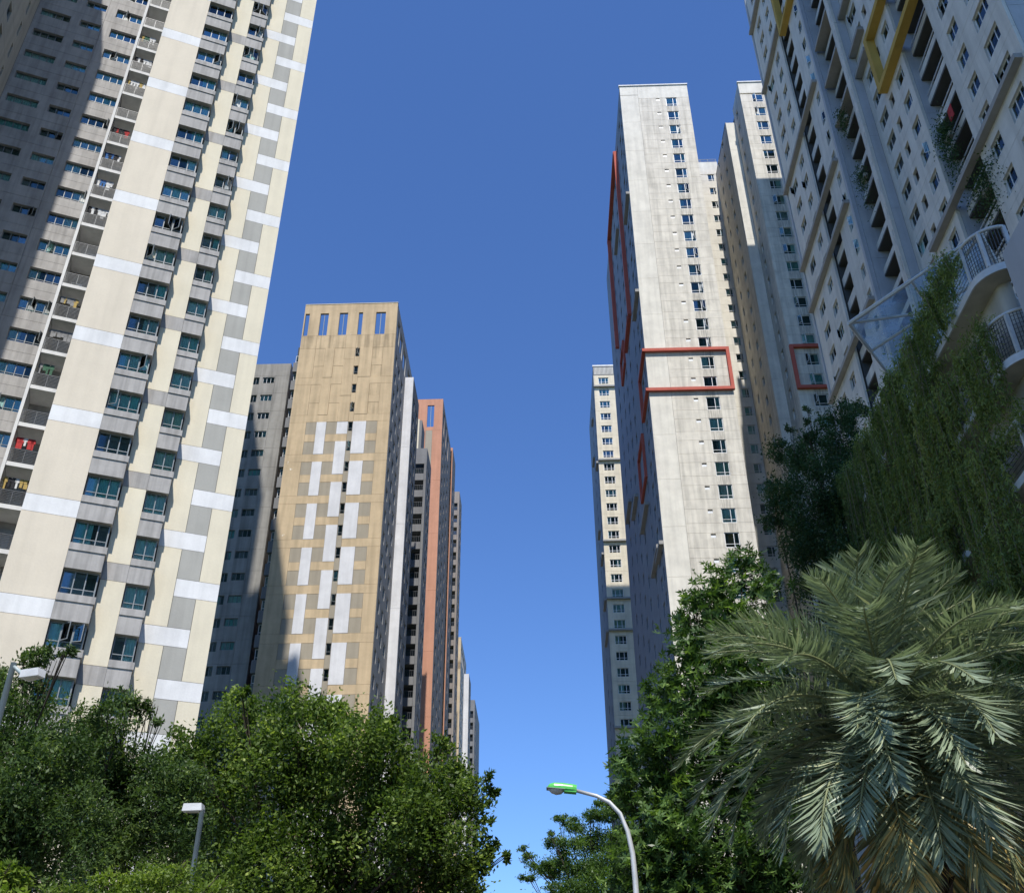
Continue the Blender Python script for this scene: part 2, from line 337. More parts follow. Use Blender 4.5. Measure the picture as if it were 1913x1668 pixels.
# ------------------------------------------------------------------ cream tower (left, turned 23 degrees to the street)
TH = math.radians(23)
def cream_tower():
    u0, d0 = -3.0, 62.0
    bx0, by0 = u0 * math.cos(TH) - d0 * math.sin(TH), u0 * math.sin(TH) + d0 * math.cos(TH)
    R = thing("cream_apartment_tower", "tall cream apartment tower with grey window aprons and white and grey painted patches", "building", (bx0, by0, 0), TH)
    L0 = lambda u, d: (u - u0, d - d0)
    def blk(name, mat, *bs):
        m = MB()
        for a, b, c, d, e, g in bs: m.box(a - u0, b - u0, c - d0, d - d0, e, g)
        return ob(name, m.mesh(name, mat), R)
    blk("core_wall", m_unlit, (-7.55, -4.63, 57.32, 69, 0, 95), (-4.63, -2.75, 58.15, 69, 0, 95), (-2.75, -1.25, 58.25, 75, 0, 95), (-1.25, .0, 59.05, 75, 0, 95), (.0, 3.97, 59.15, 75, 0, 95),
        (-20.3, -10.4, 70.95, 75, 0, 140))
    blk("upper_storeys", m_cream_b, (-7.58, -2.66, 57.0, 69, 95.6, 141.5), (-2.66, .05, 57.9, 60.5, 95.6, 131), (.05, 4.0, 58.8, 62, 95.6, 100))
    blk("rear_block", m_wing, (-30, -3.6, 75, 86, 0, 145.7), (-7.58, -2.66, 69, 75, 0, 120))
    FA = Face(R, -57.0 * math.sin(TH), 57.0 * math.cos(TH), TH); FB = Face(R, -57.9 * math.sin(TH), 57.9 * math.cos(TH), TH); FC = Face(R, -58.8 * math.sin(TH), 58.8 * math.cos(TH), TH)
    h, z0 = 3.1, 2.6
    apA = boxmesh("apron", m_apron, (0, 1.97, 0, 1.1, 0, 1.115), (0, 2.03, -.06, 1.1, 1.12, 1.55))
    apB = boxmesh("apron", m_apron, (0, 1.30, 0, 1.1, 0, 1.115), (0, 1.36, -.06, 1.1, 1.12, 1.55))
    ledge = boxmesh("sill_return", m_apron, (0, .12, 0, .55, 0, 1.55))
    for k in range(-1, 30):
        z = z0 + h * k
        if z < 0: continue
        FA.put("apron", apA, -4.63, z); FB.put("apron", apB, -1.25, z)
        window(FA, -4.60, z + 1.56, 1.86, 1.52, (.34, .33, .33), .30, m_frame_g, dep=.30, b=.06, popen=.42 if rng.random() < .5 else 0, openable=(0, 1, 2), pcur=.85)
        window(FB, -1.22, z + 1.56, 1.20, 1.52, (.5, .5), .30, m_frame_g, dep=.30, b=.06, popen=.6 if rng.random() < .6 else 0, openable=(0, 1), pcur=.75)
        FA.put("corner_post", boxmesh("corner_post", m_frame_g, (0, .07, 0, .55, 0, 1.53)) if 'cpA' not in _cache else _cache['cpA'], -2.80, z + 1.555, .31)
        even = k % 2 == 0
        FC.panel("white_panel", 1.46 if even else .05, 4.0 if even else 2.77, z, z + 1.15, m_white)
        FC.panel("grey_panel", 1.46, 2.77, z + 1.15, z + h, m_greyp)
        if even:
            FB.panel("grey_panel", -2.66, -1.25, z, z + 1.12, m_apron); FB.panel("cream_panel", -2.66, -1.25, z + 1.12, z + 2 * h, m_cream_b)
            FC.panel("cream_panel", 2.77, 4.0, z + 1.15, z + 2 * h, m_cream_b)
        else:
            FA.panel("white_panel", -7.58, -4.63, z, z + 1.12, m_white); FA.panel("cream_panel", -7.58, -4.63, z + 1.12, z + 2 * h, m_cream_a)
            FC.panel("cream_panel", .05, 1.46, z + 1.15, z + 2 * h, m_cream_b)
    # balconies between the front slab and the recessed wing
    FBal = Face(R, -64.3 * math.sin(TH), 64.3 * math.cos(TH), TH)
    slab = boxmesh("balcony_slab", m_white, (0, 2.7, 0, 5.2, 0, .3)); rail = MB()
    for i in range(8): rail.box(.02, 2.6, .04, .065, .1 + i * .115, .13 + i * .115)
    for i in range(4): rail.box(.02 + i * .86, .06 + i * .86, .03, .075, 0, 1.0)
    rail.box(0, 2.6, .02, .085, 1.0, 1.05); rail = rail.mesh("railing", m_railg)
    door = boxmesh("balcony_door", m_frame_g, (0, .95, 0, .06, 0, 2.2), (1.05, 1.9, 0, .05, .9, 2.2))
    backw = bx(2.9, .2, 2.75, m_wing)
    blk("balcony_pier", m_white, (-10.42, -10.22, 64.25, 70.9, 0, 118))
    for j in range(8, 31):
        zb = 3.1 * j
        if not seen(FBal.P(-9.3, 0, zb), 120): continue
        FBal.put("balcony_slab", slab, -10.2, zb); FBal.put("railing", rail, -10.2, zb + .31); FBal.put("balcony_back_wall", backw, -10.2, zb + .32, 2.0)
        FBal.put("balcony_door", door, -9.9, zb + .36, 1.9)
    # recessed wing with three window columns
    FW = Face(R, -70.4 * math.sin(TH), 70.4 * math.cos(TH), TH)
    for j in range(13, 35):
        zt = 3.1 * j - .15; zb = zt - 2.2
        vis = [seen(FW.P(u, 0, zt), 130) for u in (-19, -15, -11)]
        if not any(vis): continue
        FW.panel("wall_panel", -20.4, -14.6, zb, zb + 3.1, m_wing, ((-20.03, -17.42, zt - .98, zt), (-16.55, -14.72, zt - .98, zt)), t=.4)
        FW.panel("wall_panel", -14.6, -10.5, zb, zb + 3.1, m_wing, ((-13.79, -11.26, zt - 1.3, zt),), t=.4)
        window(FW, -20.03, zt - .98, 2.61, .98, (.25, .25, .25, .25), 0, m_frame_g, dep=.22, openable=(1,), popen=.15, pcur=.7)
        window(FW, -16.55, zt - .98, 1.83, .98, (.34, .33, .33), 0, m_frame_g, dep=.22, openable=(0, 2), popen=.25, pcur=.5)
        window(FW, -13.79, zt - 1.3, 2.53, 1.3, (.25, .25, .25, .25), .25, m_frame_g, dep=.22, openable=(1, 3), popen=.25, pcur=.75)
    # wing at the left, seen edge on: it throws its shade on the recessed wall
    FL = Face(R, -20.4 * math.cos(TH) - 50.2 * math.sin(TH), -20.4 * math.sin(TH) + 50.2 * math.cos(TH), TH + math.pi / 2)
    blk("side_wing_core", m_unlit, (-34, -20.8, 50.2, 75, 0, 117.6)); blk("side_wing_top", m_wing, (-34, -20.42, 50.2, 75, 117.6, 118))
    blk("side_wing_front", m_cream_b, (-34, -20.42, 49.9, 50.19, 0, 117.6))
    for j in range(8, 38):
        zb = 3.1 * j - 2.35
        hs = ((17.6, 18.1, zb + .9, zb + 2.6), (8.0, 11.2, zb + .45, zb + 2.9), (13.2, 14.4, zb + 1.0, zb + 2.5))
        FL.panel("wall_panel", 0, 20.2, zb, zb + 3.1, m_podium, hs, t=.35)
        if seen(FL.P(9.5, 0, zb), 60):
            FL.put("railing", boxmesh("railing", m_railg, (0, 3.2, 0, .05, .0, .95)) if 'rl' not in _cache else _cache['rl'], 8.0, zb + .46, -.02)
            window(FL, 13.2, zb + 1.0, 1.2, 1.5, (.5, .5), 0, m_frame_g, pcur=.4)
    return R, FBal
CREAM, FBAL = cream_tower()

# ------------------------------------------------------------------ gold tower and its row (left side of the street)
def gold_tower(y_off=0.0, detail=True, labels=None):
    R = thing("gold_apartment_tower", labels[0], "building", (-26, 118 + y_off, 0))
    Y = 110.5 + y_off
    F = Face(R, 0, Y, 0)
    core(R, (-32.5, -19.6, Y + .3, Y + 17.7, 0, 92.6), (-19.6, -18.3, Y + 11.1, Y + 17.9, 0, 93.2))
    ce = [-32.58, -30.34, -28.96, -27.66, -26.25, -24.80, -24.13, -22.38, -20.93, -19.32]
    jmax = 22 if detail else -99
    for j in range(-4, 23):
        T = 78.45 - 3.1 * j
        up = j < 0; pw, pg = (m_gold, m_gold) if up else (m_goldwhite, m_goldgrey)
        nw, ng = ("gold_panel", "gold_panel") if up else ("white_panel", "grey_panel")
        if T < 5: break
        if not detail:
            if j % 4 == 0: F.panel("gold_panel", ce[0], ce[9], T - 12.4 + 1.95, T + 1.95 if j < 0 or 1 else T, m_gold)
            continue
        for c in (1, 3, 7): F.panel(ng, ce[c], ce[c + 1], T - 1.95, T, m_gold_s if up and c == 7 else pg, dep=.02)
        even = j % 2 == 0
        F.panel("grey_panel" if not up else "gold_panel", ce[5], ce[6], T - 3.1, T, pg, ((ce[5] + .05, ce[6] - .04, T - 1.5, T - .06),))
        window(F, ce[5] + .05, T - 1.5, .58, 1.44, (1.0,), .32, m_frame_g, dep=.12, b=.05, pcur=.35, openable=(0,), popen=.12)
        if even:
            for c in (2, 6): F.panel(nw, ce[c], ce[c + 1], T - 5.05, T, pw, dep=-.03)
            for c in (0, 8): F.panel("gold_panel", ce[c], ce[c + 1], T - 5.05, T, m_gold)
            for a, b in ((1, 2), (3, 5), (7, 8)): F.panel("gold_panel", ce[a], ce[b], T - 3.1, T - 1.95, m_gold)
            if j == 0: F.panel(nw, ce[4], ce[5], T - 1.95, T, pw)
        else:
            F.panel(nw, ce[4], ce[5], T - (3.1 if j == -1 else 5.05), T, pw, dep=-.03)
            for a, b in ((0, 4), (6, 9)): F.panel("gold_panel", ce[a], ce[b], T - 3.1, T - 1.95, m_gold)
    if detail:
        F.panel("gold_panel", ce[4], ce[5], 78.45 + 3.1 * 4 - 1.95, 90.85, m_gold)
    F.panel("gold_panel", ce[0], ce[1], 90.85, 93.14, m_gold_s); F.panel("gold_panel", ce[1], ce[4], 90.85, 93.14, m_gold_s); F.panel("gold_panel", ce[4], ce[5], 90.85, 93.14, m_gold); F.panel("gold_panel", ce[5], ce[7], 90.85, 93.14, m_gold_s); F.panel("gold_panel", ce[7], ce[9], 90.85, 93.14, m_gold_s)
    # open crown: tall slots with the sky behind
    holes = ((-32.4, -31.79, 93.2, 97.22), (-30.26, -29.07, 93.2, 97.22), (-27.52, -26.33, 93.2, 97.25), (-24.78, -24.2, 93.2, 97.25), (-22.33, -20.94, 93.2, 97.23))
    F.panel("crown_screen", ce[0], ce[9], 93.14, 98.84, m_gold, holes, t=.35)
    F.panel("coping", ce[0], ce[9] + .04, 98.84, 98.96, m_cream_b, t=.45, dep=-.05)
    for a, b in ((-30.26, -29.07), (-27.52, -26.33), (-22.33, -20.94)):
        F.put("mullion", bx(.09, .08, 4.0, m_frame_g), (a + b) / 2 - .045, 93.21, .12)
    # street side: grey wall with window columns
    FS = Face(R, -19.32, Y, math.pi / 2)
    hs = ((1.3, 3.2, 93.3, 97.0), (4.2, 6.4, 93.3, 97.0), (7.6, 10.3, 93.3, 97.0))
    FS.panel("crown_screen", .36, 17.7, 93.14, 98.84, m_greyside, hs + ((12.8, 15.8, 93.3, 97.0),), t=.3)
    cols = ((1.2, 2.5), (4.0, 5.5), (7.2, 8.7))
    for j in range(-4, 27):
        T = 78.45 - 3.1 * j
        if T < 4: break
        FS.panel("side_panel", .3, 10.7, T - 3.1, T, m_greyside, tuple((a, b, T - 1.75, T - .15) for a, b in cols))
        for a, b in cols: window(FS, a, T - 1.75, b - a, 1.6, (.5, .5), 0, m_frame_w, dep=.12, pcur=.5, detail=False)
    FS.panel("side_panel", .3, 10.7, 90.85, 93.14, m_greyside)
    # white fin standing out into the street
    FF = Face(R, 0, Y + 10.8, 0)
    for i in range(8): FF.panel("white_panel", -19.32, -18.06, 93.7 - 12.4 * (i + 1) if i < 7 else 0, 93.7 - 12.4 * i, m_goldwhite)
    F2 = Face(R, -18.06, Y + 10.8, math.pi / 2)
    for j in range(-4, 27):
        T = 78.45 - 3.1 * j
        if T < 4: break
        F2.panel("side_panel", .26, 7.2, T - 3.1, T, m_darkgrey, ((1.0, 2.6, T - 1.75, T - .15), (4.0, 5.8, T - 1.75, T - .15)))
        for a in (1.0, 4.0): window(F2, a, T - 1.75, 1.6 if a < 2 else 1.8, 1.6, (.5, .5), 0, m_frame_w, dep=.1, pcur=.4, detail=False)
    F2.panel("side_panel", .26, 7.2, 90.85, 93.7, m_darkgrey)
    if detail:
        # corner bays beside the grey neighbour
        FB_ = Face(R, 0, 111.6, 0)
        ap = boxmesh("apron", m_darkgrey, (0, .95, 0, 1.4, 0, 1.55)); core(R, (-33.3, -32.6, 112.3, 116, 0, 92.6))
        for j in range(-4, 23):
            T = 78.45 - 3.1 * j
            if T < 20: break
            FB_.put("apron", ap, -33.5, T - 3.05)
            window(FB_, -33.35, T - 1.48, .72, 1.45, (.5, .5), .3, m_frame_w, dep=.4, pcur=.4, detail=False)
    return R
gold_tower(0, True, ("gold apartment tower with stacked white and taupe panels and open slots under its roof",))

def grey_tower():
    R = thing("stained_grey_tower", "stained grey concrete tower half in shade between cream tower and gold tower", "building", (-41, 124, 0))
    Y = 116.27; F = Face(R, 0, Y, 0); core(R, (-46, -35.5, Y + .3, Y + 16, 0, 91.5))
    F.panel("wall_panel", -46, -35.2, 90.75, 92.9, m_conc)
    for j in range(0, 28):
        T = 90.5 - 3.1 * j
        if T < 4: break
        F.panel("wall_panel", -46, -37.2, T - 2.85, T + .25, m_conc, ((-40.45, -39.5, T - 1.25, T), (-39.0, -37.33, T - 1.05, T)))
        F.panel("wall_panel", -37.2, -35.2, T - 2.85, T + .25, m_conc)
        window(F, -39.0, T - 1.05, 1.67, 1.05, (.33, .34, .33), 0, m_frame_w if j < 4 else m_frame_g, dep=.14, pcur=.45)
        window(F, -40.45, T - 1.25, .95, 1.25, (.5, .5), 0, m_frame_g, dep=.14, pcur=.4)
    FS = Face(R, -35.2, Y, math.pi / 2)
    for j in range(0, 28):
        T = 90.5 - 3.1 * j
        if T < 4: break
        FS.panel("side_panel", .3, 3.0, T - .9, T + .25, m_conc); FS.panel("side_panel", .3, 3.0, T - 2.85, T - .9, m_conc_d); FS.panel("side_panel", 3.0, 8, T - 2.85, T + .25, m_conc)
    FS.panel("side_panel", .3, 8, 90.75, 92.9, m_conc)
grey_tower()

def balcony_tower(name, label, x0, x1, Y, depth, top, mw, far=False):
    R = thing(name, label, "building", ((x0 + x1) / 2, Y + depth / 2, 0))
    core(R, (x0 - 6, x1 - .3, Y + 1.6, Y + depth, 0, top - .4))
    F = Face(R, 0, Y, 0); FS = Face(R, x1, Y, math.pi / 2); w = x1 - x0
    F.panel("wall_panel", x0 - .6, x1, top - 3.0, top, mw); FS.panel("side_panel", .26, depth, top - 3.0, top, mw)
    pr = MB(); pr.box(0, w - .42, .02, .06, .9, .96)
    for i in range(6): pr.box(i * (w - .46) / 5, i * (w - .46) / 5 + .04, .02, .06, 0, .9)
    pr = pr.mesh("railing", m_railg); gl = bx(w - .45, .02, .8, m_glass2)
    for j in range(0, 36):
        T = top - 3.0 - 3.1 * j
        if T < 4: break
        if not seen((x1, Y, T), 60): continue
        F.panel("parapet", x0 - .6, x1 - .4, T - 3.1, T - 1.85, mw, t=1.5); F.panel("pier", x1 - .4, x1, T - 3.1, T, mw, t=1.5)
        r = F.put("railing", pr, x0, T - 1.84); ob("pane", gl, r, (.01, .03, .05))
        FS.panel("side_panel", 1.52, depth, T - 3.1, T, mw, ((2.2, 3.4, T - 1.75, T - .2), (4.2, 5.4, T - 1.75, T - .2)))
        for a in (2.2, 4.2): window(FS, a, T - 1.75, 1.2, 1.55, (.5, .5), 0, m_frame_w, dep=.1, pcur=.4, detail=False)
    return R
b1 = balcony_tower("grey_balcony_tower", "narrow dark grey tower of stacked balconies beside the white fin of the gold tower", -19.75, -17.9, 140, 6.3, 93.3, m_darkgrey)
core(b1, (-20.6, -19.85, 143, 147, 0, 101.2), mat=m_cream_b, name="stair_tower"); core(b1, (-19.85, -19.4, 143.1, 147, 0, 101.0), mat=m_darkgrey, name="stair_tower_side")

def pink_tower():
    R = thing("terracotta_apartment_tower", "terracotta painted apartment tower with a narrow grey stripe and a tall slot at its top", "building", (-24, 175, 0))
    Y = 165.0; F = Face(R, 0, Y, 0); core(R, (-30, -18.7, Y + .3, Y + 18.4, 0, 113.5), (-18.7, -18.2, Y + 18.6, Y + 26, 0, 121))
    F.panel("crown_screen", -30, -18.4, 113.8, 121.3, m_pink, ((-21.45, -20.1, 114.6, 119.8),), t=.35); F.put("mullion", bx(.1, .08, 5.2, m_frame_g), -20.8, 114.6, .1)
    for i in range(10):
        t1 = 113.8 - 11.4 * i; t0 = max(t1 - 11.4, 0)
        F.panel("wall_panel", -30, -21.6, t0, t1, m_pink); F.panel("wall_panel", -20.3, -18.4, t0, t1, m_pink)
        F.panel("grey_panel", -21.6, -20.3, t0, t1, m_goldgrey if i < 2 else m_pink)
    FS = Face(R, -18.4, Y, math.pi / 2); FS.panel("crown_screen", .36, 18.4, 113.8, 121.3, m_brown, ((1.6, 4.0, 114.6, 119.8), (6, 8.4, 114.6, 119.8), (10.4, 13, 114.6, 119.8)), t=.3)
    FP = Face(R, 0, 183.6, 0)
    for i in range(11): FP.panel("wall_panel", -19.4, -18.0, max(121.8 - 11.4 * (i + 1), 0), 121.8 - 11.4 * i, m_pink)
    F2 = Face(R, -18.0, 183.6, math.pi / 2)
    for j in range(0, 36):
        T = 113.8 - 3.1 * j
        if T < 4: break
        if not seen((-18.4, 175, T), 40): continue
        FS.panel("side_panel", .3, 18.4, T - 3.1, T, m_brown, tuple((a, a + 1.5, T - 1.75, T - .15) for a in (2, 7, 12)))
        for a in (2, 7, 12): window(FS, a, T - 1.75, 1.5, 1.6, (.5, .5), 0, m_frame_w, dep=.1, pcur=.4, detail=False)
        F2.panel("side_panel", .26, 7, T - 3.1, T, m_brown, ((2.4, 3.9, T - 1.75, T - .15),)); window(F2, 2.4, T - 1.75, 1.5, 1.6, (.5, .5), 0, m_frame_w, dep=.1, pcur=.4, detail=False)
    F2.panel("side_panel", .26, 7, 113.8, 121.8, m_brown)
pink_tower()
balcony_tower("brown_balcony_tower", "narrow brown grey tower of stacked balconies beyond the terracotta tower", -18.9, -17.75, 200, 6.5, 120.6, m_brown)
gold_tower(122, False, ("distant gold tower with a white fin far down the street",))
balcony_tower("grey_balcony_tower", "distant dark grey tower of balconies at the far end of the row", -19.0, -17.9, 264, 20, 94.3, m_darkgrey)

# ------------------------------------------------------------------ off-white towers with red frames (right side)
KH = 3.113
def red_frame(F, u0, u1, z0, z1, p=.42, b=.42, sides=(True, True), mat=m_red):
    F.put("frame_beam", bx(u1 - u0, p, b, mat), u0, z1 - b, -p); F.put("frame_beam", bx(u1 - u0, p, b, mat), u0, z0, -p)
    if sides[0]: F.put("frame_post", bx(b, p, z1 - z0 - 2 * b, mat), u0, z0 + b, -p)
    if sides[1]: F.put("frame_post", bx(b, p, z1 - z0 - 2 * b, mat), u1 - b, z0 + b, -p)
def t1_window(F, u, zt, w=1.62, h=1.82, flip=False, **kw):
    return window(F, u, zt - h, w, h, (.36, .64) if flip else (.64, .36), .24, m_frame_w, dep=.09, b=.065, openable=(0 if flip else 1,), popen=.4, pcur=.85, **kw)
def white_tower():
    R = thing("off_white_apartment_tower", "tall weathered off white tower with a red frame band and a lower recessed wing", "building", (19, 118, 0))
    Y = 101.8; F = Face(R, 0, Y, 0); top = 133.75
    core(R, (14.2, 24.0, Y + .3, 145, 0, top - .6), (24.0, 30.7, 117.5, 145, 0, top - .6))
    F.panel("wall_panel", 13.9, 16.6, 131.6, top, m_t1); F.panel("wall_panel", 16.6, 24.22, 130.85, top, m_t1)
    F.put("coping", bx(10.5, .5, .22, m_white), 13.78, top, -.14)
    for k in range(5, 43):
        zt = KH * k + .08
        F.panel("wall_panel", 16.6, 20.74, zt - 1.87, zt, m_t1b, ((19.23, 19.80, zt - .62, zt - .1),))
        F.panel("wall_panel", 22.37, 24.22, zt - 1.87, zt, m_t1b); F.panel("wall_panel", 16.6, 24.22, zt - KH, zt - 1.87, m_t1s)
        t1_window(F, 20.745, zt - .01, w=1.62)
        if seen(F.P(19.5, 0, zt)): F.put("vent_grille", bx(.55, .05, .30, m_frame_w), 19.24, zt - .6, .05)
        if k % 2: F.panel("wall_panel", 13.9, 16.6, zt - KH + .9, zt + KH + .9, m_t1)
    red_frame(F, 13.5, 24.35, 75.7, 82.25, sides=(False, True))
    # recessed wing
    Fw = Face(R, 0, 117.2, 0); Fw.panel("wall_panel", 24.3, 30.9, 130.85, top, m_t1)
    for k in range(5, 43):
        zt = KH * k + .02
        Fw.panel("wall_panel", 24.3, 30.9, zt - 1.5, zt, m_t1, ((28.98, 30.05, zt - 1.5 + .02, zt - .02),)); Fw.panel("wall_panel", 24.3, 30.9, zt - KH, zt - 1.5, m_t1)
        t1_window(Fw, 28.98, zt - .02, w=1.07, h=1.46)
    rl = MB(); rl.box(0, 6.4, 0, .05, .95, 1.0); rl.box(0, 6.4, 0, .04, .5, .54)
    for i in range(6): rl.box(i * 1.27, i * 1.27 + .05, 0, .05, 0, .95)
    Fw.put("roof_railing", rl.mesh("roof_railing", m_railg), 24.4, top, .3)
    # street side in shade
    FS = Face(R, 13.9, 145, -math.pi / 2)
    ys = ((103.2, 104.3), (105.6, 107.2), (110.5, 111.6), (118, 119.4), (124, 125.4), (130, 131.2), (137, 138.4))
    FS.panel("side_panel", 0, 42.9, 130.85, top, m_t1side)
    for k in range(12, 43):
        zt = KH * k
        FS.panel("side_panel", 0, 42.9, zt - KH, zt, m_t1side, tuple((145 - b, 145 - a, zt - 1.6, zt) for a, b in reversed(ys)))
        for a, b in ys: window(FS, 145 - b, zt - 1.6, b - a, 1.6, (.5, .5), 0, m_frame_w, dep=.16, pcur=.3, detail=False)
    for z, a, b in ((110.7, 101.9, 108), (92.4, 101.9, 108), (55.1, 101.9, 107), (56, 104.5, 112.5), (73.6, 123, 130), (78, 132, 139), (120, 118, 124), (66, 112, 120)):
        FS.put("ledge", bx(b - a, .5, .45, m_ledge), 145 - b, z - .2, -.5)
    red_frame(FS, 145 - 108.4, 145 - 101.4, 75.7, 82.25, p=.4, sides=(True, False))
    FS.put("frame_post", bx(.55, .55, 34, m_red), 145 - 112.5, 97, -.55); FS.put("frame_beam", bx(8, .55, .5, m_red), 145 - 121, 97, -.55)
    FS.put("frame_post", bx(.6, .6, 24, m_red), 145 - 132.5, 107, -.6); FS.put("frame_beam", bx(20.5, .6, .5, m_red), 145 - 133, 131.0, -.6)
    red_frame(FS, 145 - 117.5, 145 - 110.6, 69, 75.6, p=.35, b=.32); red_frame(FS, 145 - 130, 145 - 124, 97.5, 102, p=.35, b=.32)
white_tower()
def white_tower2():
    R = thing("off_white_apartment_tower", "off white tower with a broken red frame, partly hidden behind the pale grey slab block", "building", (36, 110, 0))
    Y = 101.4; F = Face(R, 0, Y, 0); top = 133.3; core(R, (32.16, 42, Y + .3, 116, 0, top - .5), (30.7, 42, 106.8, 140, 0, 130))
    F.panel("wall_panel", 31.86, 42, 130.85, top, m_t1); F.put("coping", bx(10.4, .5, .22, m_white), 31.75, top, -.14)
    for k in range(12, 43):
        zt = KH * k - .15
        F.panel("wall_panel", 31.86, 33.58, zt - 1.75, zt, m_t1b); F.panel("wall_panel", 35.24, 42, zt - 1.75, zt, m_t1b); F.panel("wall_panel", 31.86, 42, zt - KH, zt - 1.75, m_t2s)
        t1_window(F, 33.60, zt - .01, w=1.62, h=1.7, flip=True)
    red_frame(F, 31.8, 41, 75.3, 82.05, sides=(True, False))
    F2 = Face(R, 0, 106.5, 0)
    for i in range(20): F2.panel("wall_panel", 30.4, 31.85, 130.4 - 6.2 * (i + 1), 130.4 - 6.2 * i, m_t1)
    for fx, y1, tp, c2 in ((31.86, 106.5, 133.3, ((1.4, 2.3),)), (30.4, 117.2, 130.4, ((2.6, 3.3), (6.4, 7.4)))):
        FS = Face(R, fx, y1, -math.pi / 2); wd = y1 - (Y if fx > 31 else 106.5) - .26
        for k in range(14, 43):
            zt = KH * k
            FS.panel("side_panel", 0, wd, zt - KH, zt, m_t1b, tuple((a, b, zt - 1.5, zt - .05) for a, b in c2))
            for a, b in c2: window(FS, a, zt - 1.5, b - a, 1.45, (1.0,), 0, m_frame_w, dep=.16, pcur=.3, detail=False)
        FS.panel("side_panel", 0, wd, KH * 42, tp, m_t1b)
white_tower2()
def far_tower():
    R = thing("distant_ivory_tower", "slim distant ivory tower with one column of white windows and dark ledges", "building", (18, 184, 0))
    Y = 176.1; F = Face(R, 0, Y, 0); top = 137.1; core(R, (12.8, 24, Y + .3, 200, 0, top - .5))
    F.panel("crown_screen", 12.5, 24, 134.6, top, m_darkgrey, t=.3); F.put("coping", bx(11.6, .4, .35, m_white), 12.4, top - .1, -.1)
    for i in range(40): F.put("crown_slat", bx(.12, .06, 1.9, m_t1), 12.7 + i * .28, 134.8, -.06) if i < 16 else None
    for k in range(8, 44):
        zt = 134.6 - 3.1 * (43 - k) - .6
        F.panel("wall_panel", 12.5, 24, zt - 2.5, zt + .6, m_far, ((13.5, 15.65, zt - 1.66, zt), (19, 21, zt - 1.66, zt)))
        window(F, 13.5, zt - 1.66, 2.15, 1.66, (.3, .4, .3), .3, m_frame_w, dep=.14, b=.09, pcur=.7)
    for z in (131.5, 113.0, 94.5, 82.4, 76.1, 58): F.put("ledge", bx(11, .5, .35, m_ledge), 12.4, z - .15, -.5)
    FS = Face(R, 12.5, 200, -math.pi / 2)
    for k in range(8, 44):
        zt = 134.6 - 3.1 * (43 - k) - .6
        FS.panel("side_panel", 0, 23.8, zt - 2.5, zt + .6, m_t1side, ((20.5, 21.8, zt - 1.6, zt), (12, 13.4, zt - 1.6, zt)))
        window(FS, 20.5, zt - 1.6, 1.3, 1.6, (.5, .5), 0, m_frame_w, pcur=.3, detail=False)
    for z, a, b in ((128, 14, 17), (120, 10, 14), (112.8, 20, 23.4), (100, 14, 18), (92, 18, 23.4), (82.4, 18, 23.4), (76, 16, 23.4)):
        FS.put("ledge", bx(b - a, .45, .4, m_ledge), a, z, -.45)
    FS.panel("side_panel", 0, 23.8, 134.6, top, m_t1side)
far_tower()

